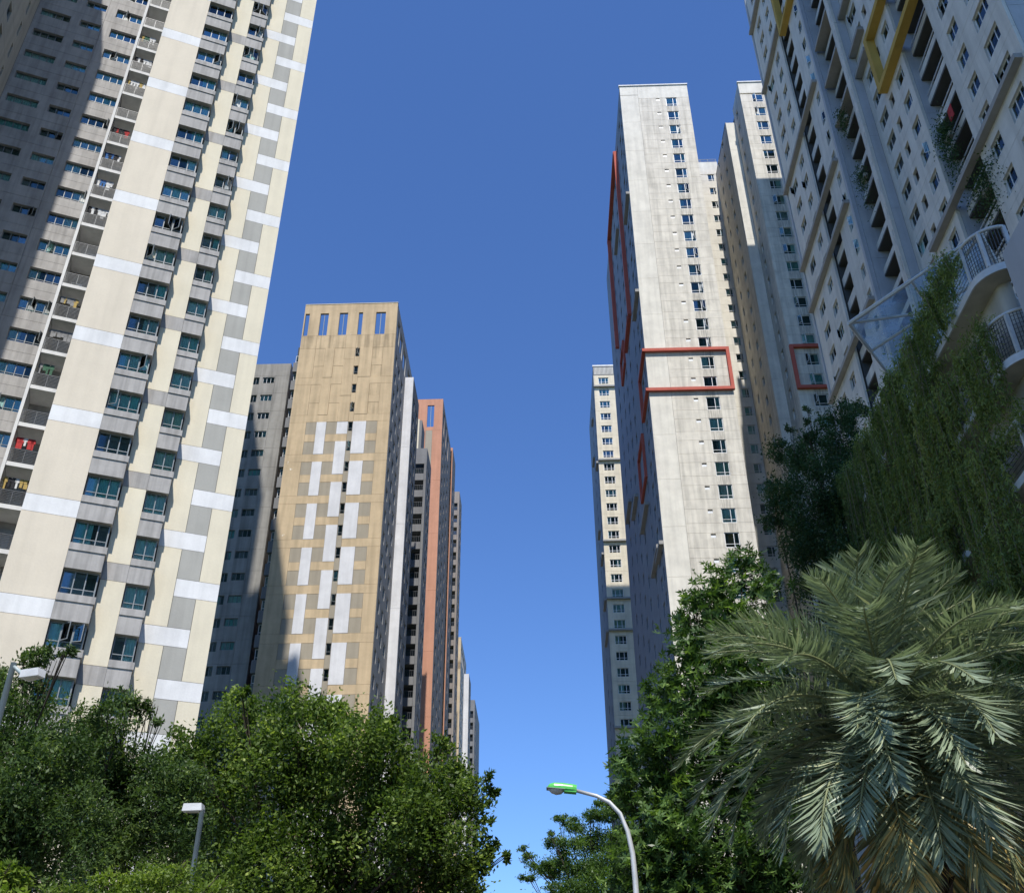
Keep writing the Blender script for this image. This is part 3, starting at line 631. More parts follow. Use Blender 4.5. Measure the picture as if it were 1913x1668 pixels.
# ------------------------------------------------------------------ pale grey slab block at the right with yellow frames
def slab_block():
    R = thing("pale_grey_slab_block", "long pale grey apartment slab in shade with ochre frames and recessed balconies", "building", (38, 64, 0))
    X = 31.0; top = 134.0
    F = Face(R, X, 0, -math.pi / 2)          # u = -Y
    core(R, (X + .4, 46, 79.0, 87.6, 0, top - .4), (X + 2.2, 46, 41.4, 79.0, 0, top - .4), (X + .4, X + 2.2, 70.9, 75.3, 0, top - .4), (X + .4, X + 2.2, 54.4, 58.9, 0, top - .4),
         (X + .4, X + 2.2, 41.4, 49.0, 0, top - .4), (X + 1.5, X + 2.2, 59, 64.2, 0, top - .4), (X + .3, X + 2.2, 64.35, 65.15, 0, top - .4))
    Fd = Face(R, X + 1.15, 0, -math.pi / 2)
    def zone(face, ya, yb, k, cols, mat=m_br):
        zt = KH * k
        face.panel("wall_panel", -yb, -ya, zt - 2.4, zt - 2.4 + KH, mat, tuple((-b, -a, zt - hh, zt) for a, b, hh in reversed(cols)))
    for k in range(11, 44):
        zt = KH * k
        zs = lambda y: seen((X, y, zt), 120)
        if zs(83):
            zone(F, 79.0, 87.8, k, ((80.4, 82.0, 1.5), (83.9, 85.9, 1.5)))
            for a, b in ((80.4, 82.0), (83.9, 85.9)): window(F, -b, zt - 1.5, b - a, 1.5, (.38, .62), .22, m_frame_w, b=.06, dep=.18, openable=(0,), popen=.3, pcur=.5)
        if zs(77):   # bal1
            F.panel("parapet", -79.0, -75.4, zt - 3.1, zt - 2.05, m_br, t=.3, dep=.45); F.put("balcony_slab", bx(3.6, 1.9, .2, m_soffit_shade), -79.0, zt - 3.1 - .21, .45)
        if zs(73):
            zone(F, 70.7, 75.4, k, ((71.9, 72.95, 1.5),)); window(F, -72.95, zt - 1.5, 1.05, 1.5, (.4, .6), .22, m_frame_w, dep=.18, b=.06, openable=(0, 1), popen=.35, pcur=.7)
        if zs(67.5):  # bal2
            F.panel("parapet", -70.5, -65.2, zt - 3.0, zt - 2.35, m_br, t=.2, dep=1.0); F.put("balcony_slab", bx(5.3, 1.2, .2, m_soffit_shade), -70.5, zt - 3.2, 1.0)
        if zs(64.7): F.panel("pier", -65.2, -64.3, zt - 2.4, zt - 2.4 + KH, m_br, ((-64.62, -64.5, zt - 1.9, zt - .1),), t=.3)
        if zs(62):
            zone(Fd, 59.0, 64.3, k, ((61.5, 63.45, 1.5),)); window(Fd, -63.45, zt - 1.5, 1.95, 1.5, (.36, .64), .22, m_frame_w, dep=.18, b=.06, openable=(0,), popen=.35, pcur=.45)
        if zs(56):
            zone(F, 54.2, 59.0, k, ((54.95, 56.45, 1.5), (57.6, 58.5, 1.35))); window(F, -56.45, zt - 1.5, 1.5, 1.5, (.62, .38), .22, m_frame_w, dep=.18, b=.06, openable=(1,), popen=.15, pcur=.35)
        if zs(51.5):  # bal3
            F.panel("parapet", -54.2, -49.1, zt - 3.0, zt - 2.35, m_br, t=.2, dep=.8); F.put("balcony_slab", bx(5.1, 1.4, .2, m_soffit_shade), -54.2, zt - 3.2, .8); F.put("handrail", bx(5.0, .08, .07, m_frame_w), -54.15, zt - 1.95, .82)
        if zs(45):
            zone(F, 41.1, 49.1, k, ((42.37, 44.5, 1.58), (46.2, 47.75, 1.58)))
            window(F, -44.5, zt - 1.58, 2.13, 1.58, (.32, .36, .32), .24, m_frame_w, dep=.18, b=.07, openable=(0,), popen=.3, pcur=.35)
            window(F, -47.75, zt - 1.58, 1.55, 1.58, (.42, .58), .24, m_frame_w, dep=.18, b=.07, openable=(0,), popen=.3, pcur=.3)
    # returns of the recesses, facing the camera
    for y, a, b in ((75.4, X + .26, X + 2.2), (70.5, X + .26, X + 2.2), (64.3, X + .31, X + 1.15), (54.2, X + .26, X + 2.2)):
        Fr = Face(R, 0, y, 0)
        for i in range(11): Fr.panel("return_panel", a, b, 30 + 9.4 * i, 39.4 + 9.4 * i, m_br_shade, t=.2)
    Fe = Face(R, 0, 41.1, 0)
    for i in range(14): Fe.panel("end_panel", X + .26, 46, 6.2 * i * 1.25, 6.2 * (i + 1) * 1.25, m_br_shade, t=.25)
    F.panel("corner_fin", -88.25, -87.82, 0, top, m_br_shade, t=.7, dep=-.12)
    F.put("corner_fin", bx(.42, .4, top - 20, m_br_shade), -71.1, 20, -.15)
    # long ledges
    p = .55
    for z, ya, yb in ((113.4, 77.8, 87.9), (94.7, 71.7, 87.9), (82.2, 71.6, 87.9), (76.1, 71.5, 87.9), (57.1, 41.3, 58.6), (126, 77.8, 87.9), (63.7, 71.5, 87.9)):
        F.put("ledge", bx(yb - ya, p, .42, m_ledge), -yb, z - .2, -p)
    for z, ya, yb in ((94.6, 61.2, 64.2), (88.4, 61.2, 64.2), (100.8, 61.2, 64.2), (85.3, 61.2, 64.2)): Fd.put("ledge", bx(yb - ya + .2, .7, .42, m_ledge), -yb, z - .2, -.7)
    for z in (91.5, 85.3, 97.7): F.put("ledge", bx(5.0, 1.2, .4, m_ledge), -70.3, z, .0)
    red_frame(F, -58.4, -46.5, 75.4, 82.6, p=.75, b=.6, mat=m_yellow); red_frame(F, -77.0, -70.2, 110.0, 122.6, p=.75, b=.6, mat=m_yellow)
    return R, F
SLAB, FSLAB = slab_block()
# unseen tower added behind the camera to shade podium and slab end wall
R = thing("added_shade_tower", "tall grey unseen tower added behind the camera to shade the right of the street", "building", (32, -50, 0))
core(R, (15.8, 48, -72, -28, 0, 172), mat=m_br, name="wall")
for k in range(6, 54):
    ob("window_band", bx(28, .1, 1.5, m_frame_g), R, (-14, 22.02, k * 3.1))

# ------------------------------------------------------------------ podium with planted ledges (right, in shade)
PX0 = 12.85                                              # street edge of the ledges
def ledge_path(off, y_far=39.0, n=10):
    """edge of a ledge: straight along the street, then a quarter turn into the clad block"""
    c = (PX0 + .95, 22.95); r = .95 - off
    pts = [(PX0 + off, y_far), (PX0 + off, 31.0), (PX0 + off, c[1])]
    for i in range(1, n + 1):
        a = math.pi + (math.pi / 2) * i / n; pts.append((c[0] + r * math.cos(a), c[1] + r * math.sin(a)))
    return pts
def strip(path, z0, z1, t, name, mat, smooth=False):
    """upright band of thickness t following a path"""
    m = MB(); n = len(path); nrm = []
    for i, p in enumerate(path):
        a = path[max(i - 1, 0)]; b = path[min(i + 1, n - 1)]; d = Vector((b[0] - a[0], b[1] - a[1])).normalized(); nrm.append((d.y * -1, d.x))
    inn = [(p[0] + q[0] * t, p[1] + q[1] * t) for p, q in zip(path, nrm)]
    for i in range(n - 1):
        a, b, c, d = path[i], path[i + 1], inn[i + 1], inn[i]
        m.quad((*a, z0), (*b, z0), (*b, z1), (*a, z1)); m.quad((*c, z0), (*d, z0), (*d, z1), (*c, z1))
        m.quad((*a, z1), (*b, z1), (*c, z1), (*d, z1)); m.quad((*b, z0), (*a, z0), (*d, z0), (*c, z0))
    m.quad((*path[0], z0), (*path[0], z1), (*inn[0], z1), (*inn[0], z0)); m.quad((*path[-1], z1), (*path[-1], z0), (*inn[-1], z0), (*inn[-1], z1))
    return m.mesh(name, mat, smooth)
LEVELS = (22.0, 18.9, 15.8, 12.7, 9.6)
def podium():
    R = thing("planted_podium", "beige podium with curved white railed ledges overgrown by hanging creepers", "building", (0, 0, 0))
    ob("wall", strip(ledge_path(.62), 8.6, 21.95, .3, "wall", m_podium), R)
    core(R, (14.0, 30.4, 23.6, 40, 8.6, 21.9), mat=m_podium); core(R, (15.5, 30.4, 23.6, 40, 0, 8.6), name='undercroft_wall')  # undercroft wall takes the dark colour for deep shade
    core(R, (13.65, 30.4, 40.02, 40.4, 8.6, 21.9), mat=m_podium, name="end_wall")
    for z in LEVELS:
        m = MB(); p0 = ledge_path(0.0); p1 = ledge_path(.68)
        for i in range(len(p0) - 1):
            a, b, c, d = p0[i], p0[i + 1], p1[i + 1], p1[i]
            m.quad((*a, z), (*b, z), (*c, z), (*d, z)); m.quad((*b, z - .28), (*a, z - .28), (*d, z - .28), (*c, z - .28))
            m.quad((*a, z - .28), (*b, z - .28), (*b, z), (*a, z))
        ob("ledge_slab", m.mesh("ledge_slab", m_podium), R)
        ob("ledge_rim", strip(ledge_path(-.05), z - .30, z - .06, .05, "ledge_rim", m_steel), R)
        rp = [(p[0], p[1], z + 1.35) for p in ledge_path(.03)]
        ob("top_rail", MB().tube(rp, .055, 8).mesh("top_rail", m_steel, True), R)
        pth = ledge_path(.03); m = MB()
        for i in (2, 7, 12): ob('rail_post', bx(.1, .1, 1.35, m_steel), R, (pth[i][0] - .05, pth[i][1] - .05, z))
        for y in range(25, 39, 2): ob('rail_post', bx(.07, .07, 1.35, m_steel), R, (PX0, y - .035, z))
        pass
        m = MB()
        for i in range(1, 9): m.tube([(p[0], p[1], z + i * .15) for p in pth], .008, 3, False)
        dens = ledge_path(.03, n=16)[2:]
        for a, b in zip(dens, dens[1:]):
            m.box(a[0] - .008, a[0] + .008, a[1] - .008, a[1] + .008, z, z + 1.33)
        ob("wire_mesh", m.mesh("wire_mesh", m_railg), R)
    return R
podium()
def clad_block():
    R = thing("clad_service_block", "grey metal clad block with square vents at the right edge of the podium", "building", (20, 18, 0))
    X = 13.15; F = Face(R, X, 21.5, -math.pi / 2)
    core(R, (X + .3, 30, 12, 21.2, 0, 21.4), mat=m_darkgrey)
    for i in range(8):
        for j in range(4):
            z1 = 21.75 - 3.1 * i; u0 = j * 2.4
            if z1 - 3.1 < 0: continue
            hole = ((u0 + .55, u0 + 1.55, z1 - 2.35, z1 - 1.35),) if (i + j) % 2 else ()
            F.panel("cladding_panel", u0 - .005, u0 + 2.4, z1 - 3.1, z1, m_clad, hole, t=.3, g=.02)
    Fn = Face(R, 0, 22.35, math.pi)
    Fb = Face(R, 30, 21.49, math.pi)
    for i in range(7): Fb.panel("cladding_panel", 0, 16.5, 21.75 - 3.1 * (i + 1), 21.75 - 3.1 * i, m_clad, t=.25, g=.02)
    vb = boxmesh("vent_box", m_clad, (0, 1.0, -.45, .05, 0, .06), (0, 1.0, -.45, .05, .94, 1.0), (0, .06, -.45, .05, .06, .94), (.94, 1.0, -.45, .05, .06, .94))
    for i in range(8):
        for j in range(4):
            z1 = 21.75 - 3.1 * i
            if z1 - 3.1 > 0 and (i + j) % 2: F.put("vent_box", vb, j * 2.4 + .55, z1 - 2.35, 0)
clad_block()

# glass canopy over the podium terrace
def canopy():
    zc = 27.0; A = Vector((12.1, 30.7, zc)); B = Vector((15.6, 26.3, zc + .25)); C = Vector((14.6, 34.1, zc - .1)); D = B + C - A
    R = thing("glass_canopy", "triangulated glass canopy with white steel bars above the podium creepers", "canopy", (A.x, A.y, 26))
    o = Vector((A.x, A.y, 26.0)); P = lambda s, t: A + (B - A) * s + (C - A) * t - o
    def bar(a, b, r=.075): ob("steel_bar", MB().tube([a, b], r, 6).mesh("steel_bar", m_steel), R)
    g = [(0, 0), (.5, 0), (1, 0), (0, .5), (.5, .5), (1, .5), (0, 1), (.5, 1), (1, 1)]
    q = lambda i: P(*g[i])
    for a, b in ((0, 1), (1, 2), (0, 3), (3, 6), (1, 4), (3, 4), (4, 5), (4, 7), (2, 5), (5, 8), (6, 7), (7, 8)): bar(q(a), q(b), .085 if a in (0, 6, 2) else .06)
    for a, b in ((0, 4), (2, 4), (4, 6), (4, 8)): bar(q(a), q(b), .06)
    up = Vector((0, 0, .10))
    for tri in ((0, 1, 4), (1, 2, 4), (2, 5, 4), (5, 8, 4), (8, 7, 4), (7, 6, 4), (6, 3, 4), (3, 0, 4)):
        m = MB(); v = [q(i) + up for i in tri]; w = [p + Vector((0, 0, .02)) for p in v]
        m.v = [tuple(p) for p in v + w]; m.f = [(0, 2, 1), (3, 4, 5), (0, 1, 4, 3), (1, 2, 5, 4), (2, 0, 3, 5)]
        ob("glass_pane", m.mesh("glass_pane", m_roofglass), R)
    for i in (8, 5, 7):
        p = q(i); m = MB().tube([p, (p.x, p.y, -4.1)], .09, 8); ob("post", m.mesh("post", m_steel), R)
canopy()

# ------------------------------------------------------------------ vegetation
def leaf_mesh(name, pos, axis, side, ln, wd, lv, mat, fold=.12):
    """kite shaped leaves: pos base, axis unit length direction, side unit width direction"""
    n = len(pos); nor = np.cross(axis, side)
    ln = np.broadcast_to(np.asarray(ln, float).reshape(-1, 1), (n, 1)); wd = np.broadcast_to(np.asarray(wd, float).reshape(-1, 1), (n, 1))
    v = np.empty((n, 4, 3)); mid = pos + axis * ln * .45
    v[:, 0] = pos; v[:, 1] = mid - side * wd * .5 + nor * wd * fold; v[:, 2] = pos + axis * ln - nor * ln * .08; v[:, 3] = mid + side * wd * .5 + nor * wd * fold
    me = bpy.data.meshes.new(name); me.vertices.add(4 * n); me.vertices.foreach_set('co', v.reshape(-1).astype(np.float32))
    me.loops.add(4 * n); me.loops.foreach_set('vertex_index', np.arange(4 * n, dtype=np.int32))
    me.polygons.add(n); me.polygons.foreach_set('loop_start', np.arange(0, 4 * n, 4, dtype=np.int32))
    me.update(calc_edges=True)
    a = me.attributes.new("lv", 'FLOAT', 'FACE'); a.data.foreach_set('value', np.asarray(lv, np.float32)); me.materials.append(mat); return me
def unit(a): return a / np.maximum(np.linalg.norm(a, axis=-1, keepdims=True), 1e-9)
def rnd_dirs(n, up=0.0):
    d = nr.normal(size=(n, 3)); d[:, 2] += up; return unit(d)

def tree(name, label, lobes, Y, base, leaf, mat, density=1.0, flat=1.0, spread=2.5, aspect=.45, droop=-.3, cat="tree", group=None, clump=.20, whorl=0, trunk_r=.2, hi=.0, mind=.35):
    """lobes: (px, py, radius px[, depth offset]) placed at the tree's own distance Y; leaves hang in clumps on twigs"""
    R = thing(name, label, cat, (base[0], base[1], 0), 0, group); b0 = np.array([base[0], base[1], 0.0])
    P, A, SD, LN, LV = [], [], [], [], []; tips = []
    for lb in lobes:
        px, py, rp = lb[:3]; dy = lb[3] if len(lb) > 3 else nr.uniform(-.5, .5) * spread
        c = atY(px, py, Y + dy); depth = -(CAMR.T @ (c - [0, 0, EYE]))[2]; rad = rp * depth / F_PX
        tips.append((c, rad)); nc = max(4, int(26 * density * (rp / 70) ** 1.0)); npc = max(40, int(24 * density * rad * rad / (leaf * leaf * aspect) / nc))
        npc = min(npc, 900)
        dirs = rnd_dirs(nc); rr = rad * (mind + (1 - mind) * nr.random(nc) ** .7); cc = c + dirs * rr[:, None] * np.array([1, 1, flat])
        for k in range(nc):
            sg = rad * clump * nr.uniform(.7, 1.35)
            tone = np.clip(nr.normal(.42, .22), 0, 1)
            if whorl:
                nw = max(3, npc // whorl); wc = cc[k] + nr.normal(size=(nw, 3)) * sg * np.array([1, 1, flat]); wd_ = rnd_dirs(nw, 1.2)
                t1 = unit(np.cross(wd_, rnd_dirs(nw))); t2 = np.cross(wd_, t1)
                for q in range(whorl):
                    a = 2 * math.pi * q / whorl + nr.uniform(0, .5, nw); d = unit(t1 * np.cos(a)[:, None] + t2 * np.sin(a)[:, None] + wd_ * nr.uniform(-.25, .35, nw)[:, None])
                    P.append(wc); A.append(d); SD.append(unit(np.cross(d, wd_ + .2 * rnd_dirs(nw)))); LN.append(leaf * nr.uniform(.7, 1.2, nw))
                    LV.append(np.clip(tone + nr.normal(0, .13, nw) + (nr.random(nw) < hi) * .5, 0, 1))
            else:
                p = cc[k] + nr.normal(size=(npc, 3)) * sg * np.array([1, 1, flat]); d = rnd_dirs(npc, droop); s = unit(np.cross(d, rnd_dirs(npc, .6) + [0, 0, .9]))
                P.append(p); A.append(d); SD.append(s); LN.append(leaf * nr.uniform(.65, 1.25, npc)); LV.append(np.clip(tone + nr.normal(0, .15, npc) + (nr.random(npc) < hi) * .5, 0, 1))
    P = np.concatenate(P) - b0; A = np.concatenate(A); SD = np.concatenate(SD); LN = np.concatenate(LN); LV = np.concatenate(LV)
    ob("crown", leaf_mesh("crown", P, A, SD, LN, LN * aspect, LV, mat), R)
    m = MB(); cen = np.mean([t[0] for t in tips], axis=0); low = min(t[0][2] - t[1] for t in tips); fork = np.array([base[0] + (cen[0] - base[0]) * .3, base[1] + (cen[1] - base[1]) * .3, max(1.2, min(low + .3, cen[2] * .55))])
    j1 = (b0 * .6 + fork * .4) + [.08, -.05, 0]
    m.tube([(0, 0, 0), tuple(j1 - b0), tuple(fork - b0)], [trunk_r * 1.3, trunk_r, trunk_r * .8], 10)
    ob("trunk", m.mesh("trunk", m_bark, True), R)
    m = MB()
    for c, rad in tips:
        mid = (fork + c) / 2 + nr.normal(size=3) * .25 + np.array([0, 0, .25]); m.tube([tuple(fork - b0), tuple(mid - b0), tuple(c - b0)], [trunk_r * .30, trunk_r * .16, trunk_r * .04], 5)
        for q in range(4):
            e = c + rnd_dirs(1, .3)[0] * rad * .7; m.tube([tuple((mid + c) / 2 - b0), tuple(e - b0)], [trunk_r * .07, .006], 4, False)
    ob("limbs", m.mesh("limbs", m_bark, True), R)
    return R
l_ficus = leafmat("ficus_leaf", (.036, .072, .014), (.17, .245, .055), .40, .46, (.34, .42, .10), .22)
l_dark = leafmat("dark_leaf", (.030, .060, .018), (.105, .165, .052), .35, .48, (.22, .29, .09), .22)
l_gloss = leafmat("glossy_leaf", (.034, .076, .020), (.125, .21, .06), .34, .38, (.26, .38, .09), .3)
l_fern = leafmat("layered_leaf", (.040, .085, .022), (.13, .22, .055), .4, .45, (.16, .26, .05))
l_bush = leafmat("bright_small_leaf", (.07, .12, .015), (.20, .28, .04), .4, .45, (.25, .32, .05))
l_shade = leafmat("shade_leaf", (.026, .062, .026), (.09, .155, .065), .3, .5, (.18, .20, .12), .2)
l_vine = leafmat("creeper_leaf", (.10, .15, .04), (.31, .36, .12), .40, .55, (.42, .40, .18), .2)
l_palm = leafmat("palm_leaflet", (.065, .095, .055), (.34, .41, .27), .20, .38, (.52, .54, .34), .4, (1.05, 1.15, .7))
l_palm_old = leafmat("old_palm_leaflet", (.09, .11, .055), (.30, .34, .18), .16, .40, (.58, .42, .14), .3, (1.05, 1.05, .7))

tree("broad_leaf_tree", "large bushy broad leaved tree in front of the gold tower", [
    (450, 1385, 85), (560, 1375, 90), (660, 1395, 90), (745, 1435, 80), (818, 1455, 70), (385, 1460, 85), (500, 1490, 105), (620, 1510, 105), (740, 1535, 105), (835, 1545, 80), (880, 1490, 38),
    (895, 1600, 40), (400, 1590, 95), (520, 1630, 105), (650, 1650, 105), (780, 1650, 95), (855, 1650, 50), (345, 1400, 45), (450, 1325, 42), (530, 1335, 35), (600, 1345, 40), (720, 1375, 38), (820, 1395, 25),
    (908, 1455, 16), (925, 1480, 10), (922, 1580, 18), (945, 1600, 10), (905, 1530, 14), (600, 1440, 70), (450, 1290, 14), (640, 1318, 16), (470, 1740, 120), (640, 1760, 120), (800, 1750, 90)],
    27.0, (-6.3, 28.0), .125, l_ficus, density=1.15, hi=.06, trunk_r=.28, aspect=.55, clump=.165)
tree("dark_leaf_tree", "dark small leaved tree behind the white box lamp with the raised arm", [
    (25, 1265, 48), (100, 1225, 22), (130, 1212, 14), (60, 1230, 26), (35, 1350, 80), (105, 1400, 62), (60, 1450, 80), (140, 1470, 60), (15, 1520, 70), (85, 1540, 60), (60, 1305, 40), (150, 1400, 40), (20, 1420, 60), (-40, 1400, 80), (-40, 1550, 90), (-30, 1290, 50), (120, 1560, 60), (40, 1600, 60), (160, 1530, 55), (100, 1480, 55), (60, 1640, 70), (150, 1620, 60), (-20, 1650, 80)],
    19.0, (-10.5, 20.5), .095, l_dark, density=1.0, hi=.03, trunk_r=.17, aspect=.42)
tree("slender_tree", "slender dark tree with a drooping tip against the cream tower", [
    (225, 1315, 34), (200, 1345, 42), (262, 1325, 22), (285, 1320, 16), (300, 1345, 12), (190, 1410, 62), (240, 1415, 55), (265, 1470, 65), (200, 1490, 62), (320, 1480, 58), (300, 1545, 60), (215, 1555, 55), (150, 1345, 22), (345, 1540, 50), (160, 1380, 40), (255, 1540, 60), (330, 1600, 60), (230, 1610, 60), (180, 1560, 55), (290, 1440, 50), (350, 1460, 45)],
    22.0, (-9.3, 23.5), .10, l_dark, density=1.0, hi=.05, trunk_r=.15, aspect=.42)
tree("layered_garden_tree", "low bright green tree with feathery flat branches at the foot of the box lamp", [
    (205, 1645, 42), (280, 1632, 42), (345, 1625, 38), (130, 1668, 38), (240, 1690, 70), (330, 1680, 70), (410, 1655, 28), (300, 1650, 50), (170, 1690, 60), (390, 1690, 50)],
    12.5, (-4.6, 13.0), .05, l_bush, density=.55, flat=.42, spread=1.5, hi=.05, trunk_r=.07, clump=.25, aspect=.5)
tree("garden_shrub", "pale yellow green shrub with large leaves beside the dark tree", [(10, 1620, 22), (25, 1650, 25), (5, 1690, 40)], 12.0, (-6.5, 12.2), .10, l_bush, density=.9, spread=.6, hi=.2, trunk_r=.04, aspect=.5)
tree("glossy_leaf_tree", "tall tree with whorls of glossy leaves beside the palm", [
    (1385, 1072, 40), (1330, 1102, 34), (1430, 1105, 32), (1295, 1120, 20), (1300, 1160, 38), (1360, 1165, 55), (1290, 1225, 52), (1375, 1245, 80), (1250, 1295, 45), (1320, 1330, 80), (1232, 1370, 46), (1290, 1430, 80), (1205, 1430, 46),
    (1250, 1500, 70), (1175, 1470, 36), (1270, 1570, 80), (1205, 1590, 62), (1290, 1650, 80), (1220, 1665, 70), (1420, 1180, 45), (1165, 1420, 22), (1155, 1500, 24), (1380, 1400, 80), (1250, 1740, 100), (1400, 1490, 75), (1430, 1590, 80), (1370, 1640, 80), (1470, 1680, 90), (1480, 1520, 60), (1420, 1330, 60), (1450, 1250, 45), (1440, 1420, 70), (1390, 1330, 60)],
    28.5, (5.0, 29.5), .20, l_gloss, density=1.5, whorl=7, aspect=.34, hi=.05, trunk_r=.2, clump=.30)
tree("layered_branch_tree", "light tree with layered horizontal branches behind the green street lamp", [
    (1050, 1530, 14), (1075, 1540, 22), (1110, 1525, 24), (1140, 1515, 26), (1030, 1572, 16), (1060, 1580, 26), (1105, 1575, 38), (1150, 1570, 40), (985, 1600, 14), (1005, 1618, 24), (1040, 1625, 34), (1085, 1625, 44), (1140, 1625, 50),
    (985, 1635, 14), (1040, 1665, 30), (1100, 1670, 48), (1160, 1670, 50), (1120, 1500, 14), (1060, 1720, 70), (1150, 1740, 80), (975, 1585, 8), (1030, 1555, 8)],
    33.0, (2.2, 34.0), .085, l_fern, density=1.2, flat=.6, hi=.04, trunk_r=.14, aspect=.42, clump=.26)
tree("shaded_tree", "dark bushy tree in the shade at the far end of the podium", [
    (1470, 855, 36), (1520, 835, 44), (1570, 790, 40), (1460, 920, 42), (1530, 910, 72), (1590, 865, 55), (1490, 990, 52), (1560, 990, 72), (1530, 1050, 60), (1605, 945, 55), (1505, 785, 9), (1508, 765, 7), (1475, 800, 9), (1450, 960, 30), (1600, 780, 30), (1545, 1110, 60), (1510, 815, 16), (1590, 1050, 60)],
    38.0, (11.6, 38.4), .13, l_shade, density=1.0, hi=.04, trunk_r=.22, aspect=.45, clump=.2)

# date palm
def frond_mesh(length, th0, bend, old, seed):
    """rachis starts at angle th0 above the horizon and bends down along its length; returns rachis and leaflet meshes"""
    r = np.random.default_rng(seed); n = 22; pts = [np.zeros(3)]; th = th0; tw = r.normal(0, .05)
    for i in range(n):
        s = length / n; th = th0 - bend * ((i + 1) / n) ** 1.5; pts.append(pts[-1] + s * np.array([math.cos(th), tw * i / n, math.sin(th)]))
    pts = np.array(pts); P, A, SD, LN, LV = [], [], [], [], []
    m = 58; side = np.array([0, 1.0, 0])
    for k in range(m):
        t = .13 + .87 * (k + .5) / m; f = t * n; i = min(int(f), n - 1); p = pts[i] * (1 - f + i) + pts[i + 1] * (f - i); d = unit(pts[i + 1] - pts[i]); nrm = np.cross(d, side)
        nrm = nrm if nrm[2] > 0 or abs(d[2]) > .9 else -nrm
        ll = .62 * (.30 + 1.0 * math.sin(math.pi * min(1, (t - .05) * .95)) ** .6) * (1 - .35 * max(0, t - .8) / .2)
        for sg in (-1, 1):
            fw = .75 + .9 * max(0, t - .55) / .45 + r.normal(0, .16); up = r.choice((.12, .42, .30)) + r.normal(0, .07)
            ax = unit(d * fw + side * sg + nrm * up + np.array([0, 0, -.22 * (1 if not old else 1.8)]))
            P.append(p); A.append(ax); sd = unit(np.cross(ax, nrm + .35 * r.normal(size=3))); SD.append(sd); LN.append(ll * r.uniform(.85, 1.12)); LV.append(np.clip(r.normal(.48, .22) + (.45 if old and t > .5 and r.random() < .45 else 0), 0, 1))
    lm = leaf_mesh("leaflets", np.array(P), np.array(A), np.array(SD), np.array(LN), .050 + .0 * np.array(LN), np.array(LV), l_palm_old if old else l_palm, fold=.3)
    rm = MB().tube([tuple(p) for p in pts], [.04 * (1 - .85 * i / n) + .004 for i in range(n + 1)], 5).mesh("rachis", m_rachis, True)
    return rm, lm
m_rachis = plain("palm_rachis", (.20, .22, .10), .5)
def palm():
    c = (6.25, 18.4, 7.75)
    R = thing("date_palm", "big date palm with arching grey green fronds in front of the podium", "palm", (c[0] + .15, c[1], 0))
    m = MB(); pts = [(0, 0, 0), (.05, 0, 2.5), (.0, 0, 5), (-.15, 0, 7.5)]; m.tube(pts, [.36, .27, .25, .30], 12); ob("trunk", m.mesh("trunk", m_bark, True), R)
    sc = MB()
    for i in range(150):
        z = .6 + i * .046; a = i * 2.4; rr = .27 + (.06 if z < 1 else 0); x, y = rr * math.cos(a) - .15 * max(0, z - 5) / 2.5, rr * math.sin(a)
        dx, dy = math.cos(a), math.sin(a); n0 = len(sc.v)
        sc.v += [(x - dy * .09, y + dx * .09, z), (x + dy * .09, y - dx * .09, z), (x + dx * .13, y + dy * .13, z + .22), (x + dx * .02, y + dy * .02, z + .2)]
        sc.f += [(n0, n0 + 1, n0 + 2), (n0, n0 + 2, n0 + 3), (n0 + 1, n0 + 3, n0 + 2)]
    ob("leaf_bases", sc.mesh("leaf_bases", m_bark), R)
    var = {}
    nf = 126
    for i in range(nf):
        t = i / (nf - 1); el = math.radians(86 - 142 * t ** .95 + nr.normal(0, 6)); old = t > .80
        key = (int(t * 13), i % 2)
        if key not in var: var[key] = frond_mesh(2.75 + 1.1 * math.sin(math.pi * min(t * 1.15, .92)) , el, math.radians(44 + 44 * min(1, t * 1.3) if t < .62 else 70 - 60 * (t - .62)), old, i)
        rm, lm = var[key]; a = i * 2.39996 + nr.normal(0, .12)
        o = ob("frond", rm, R, (-.15 + .12 * math.cos(a) * t, .12 * math.sin(a) * t, c[2] - .55 * t), a); s = nr.uniform(.9, 1.08); o.scale = (s, s, s)
        o.rotation_euler = (nr.normal(0, .12), 0, a)
        ob("leaflets", lm, o)
palm()

m_stem = plain("creeper_stem", (.22, .19, .11), .8)
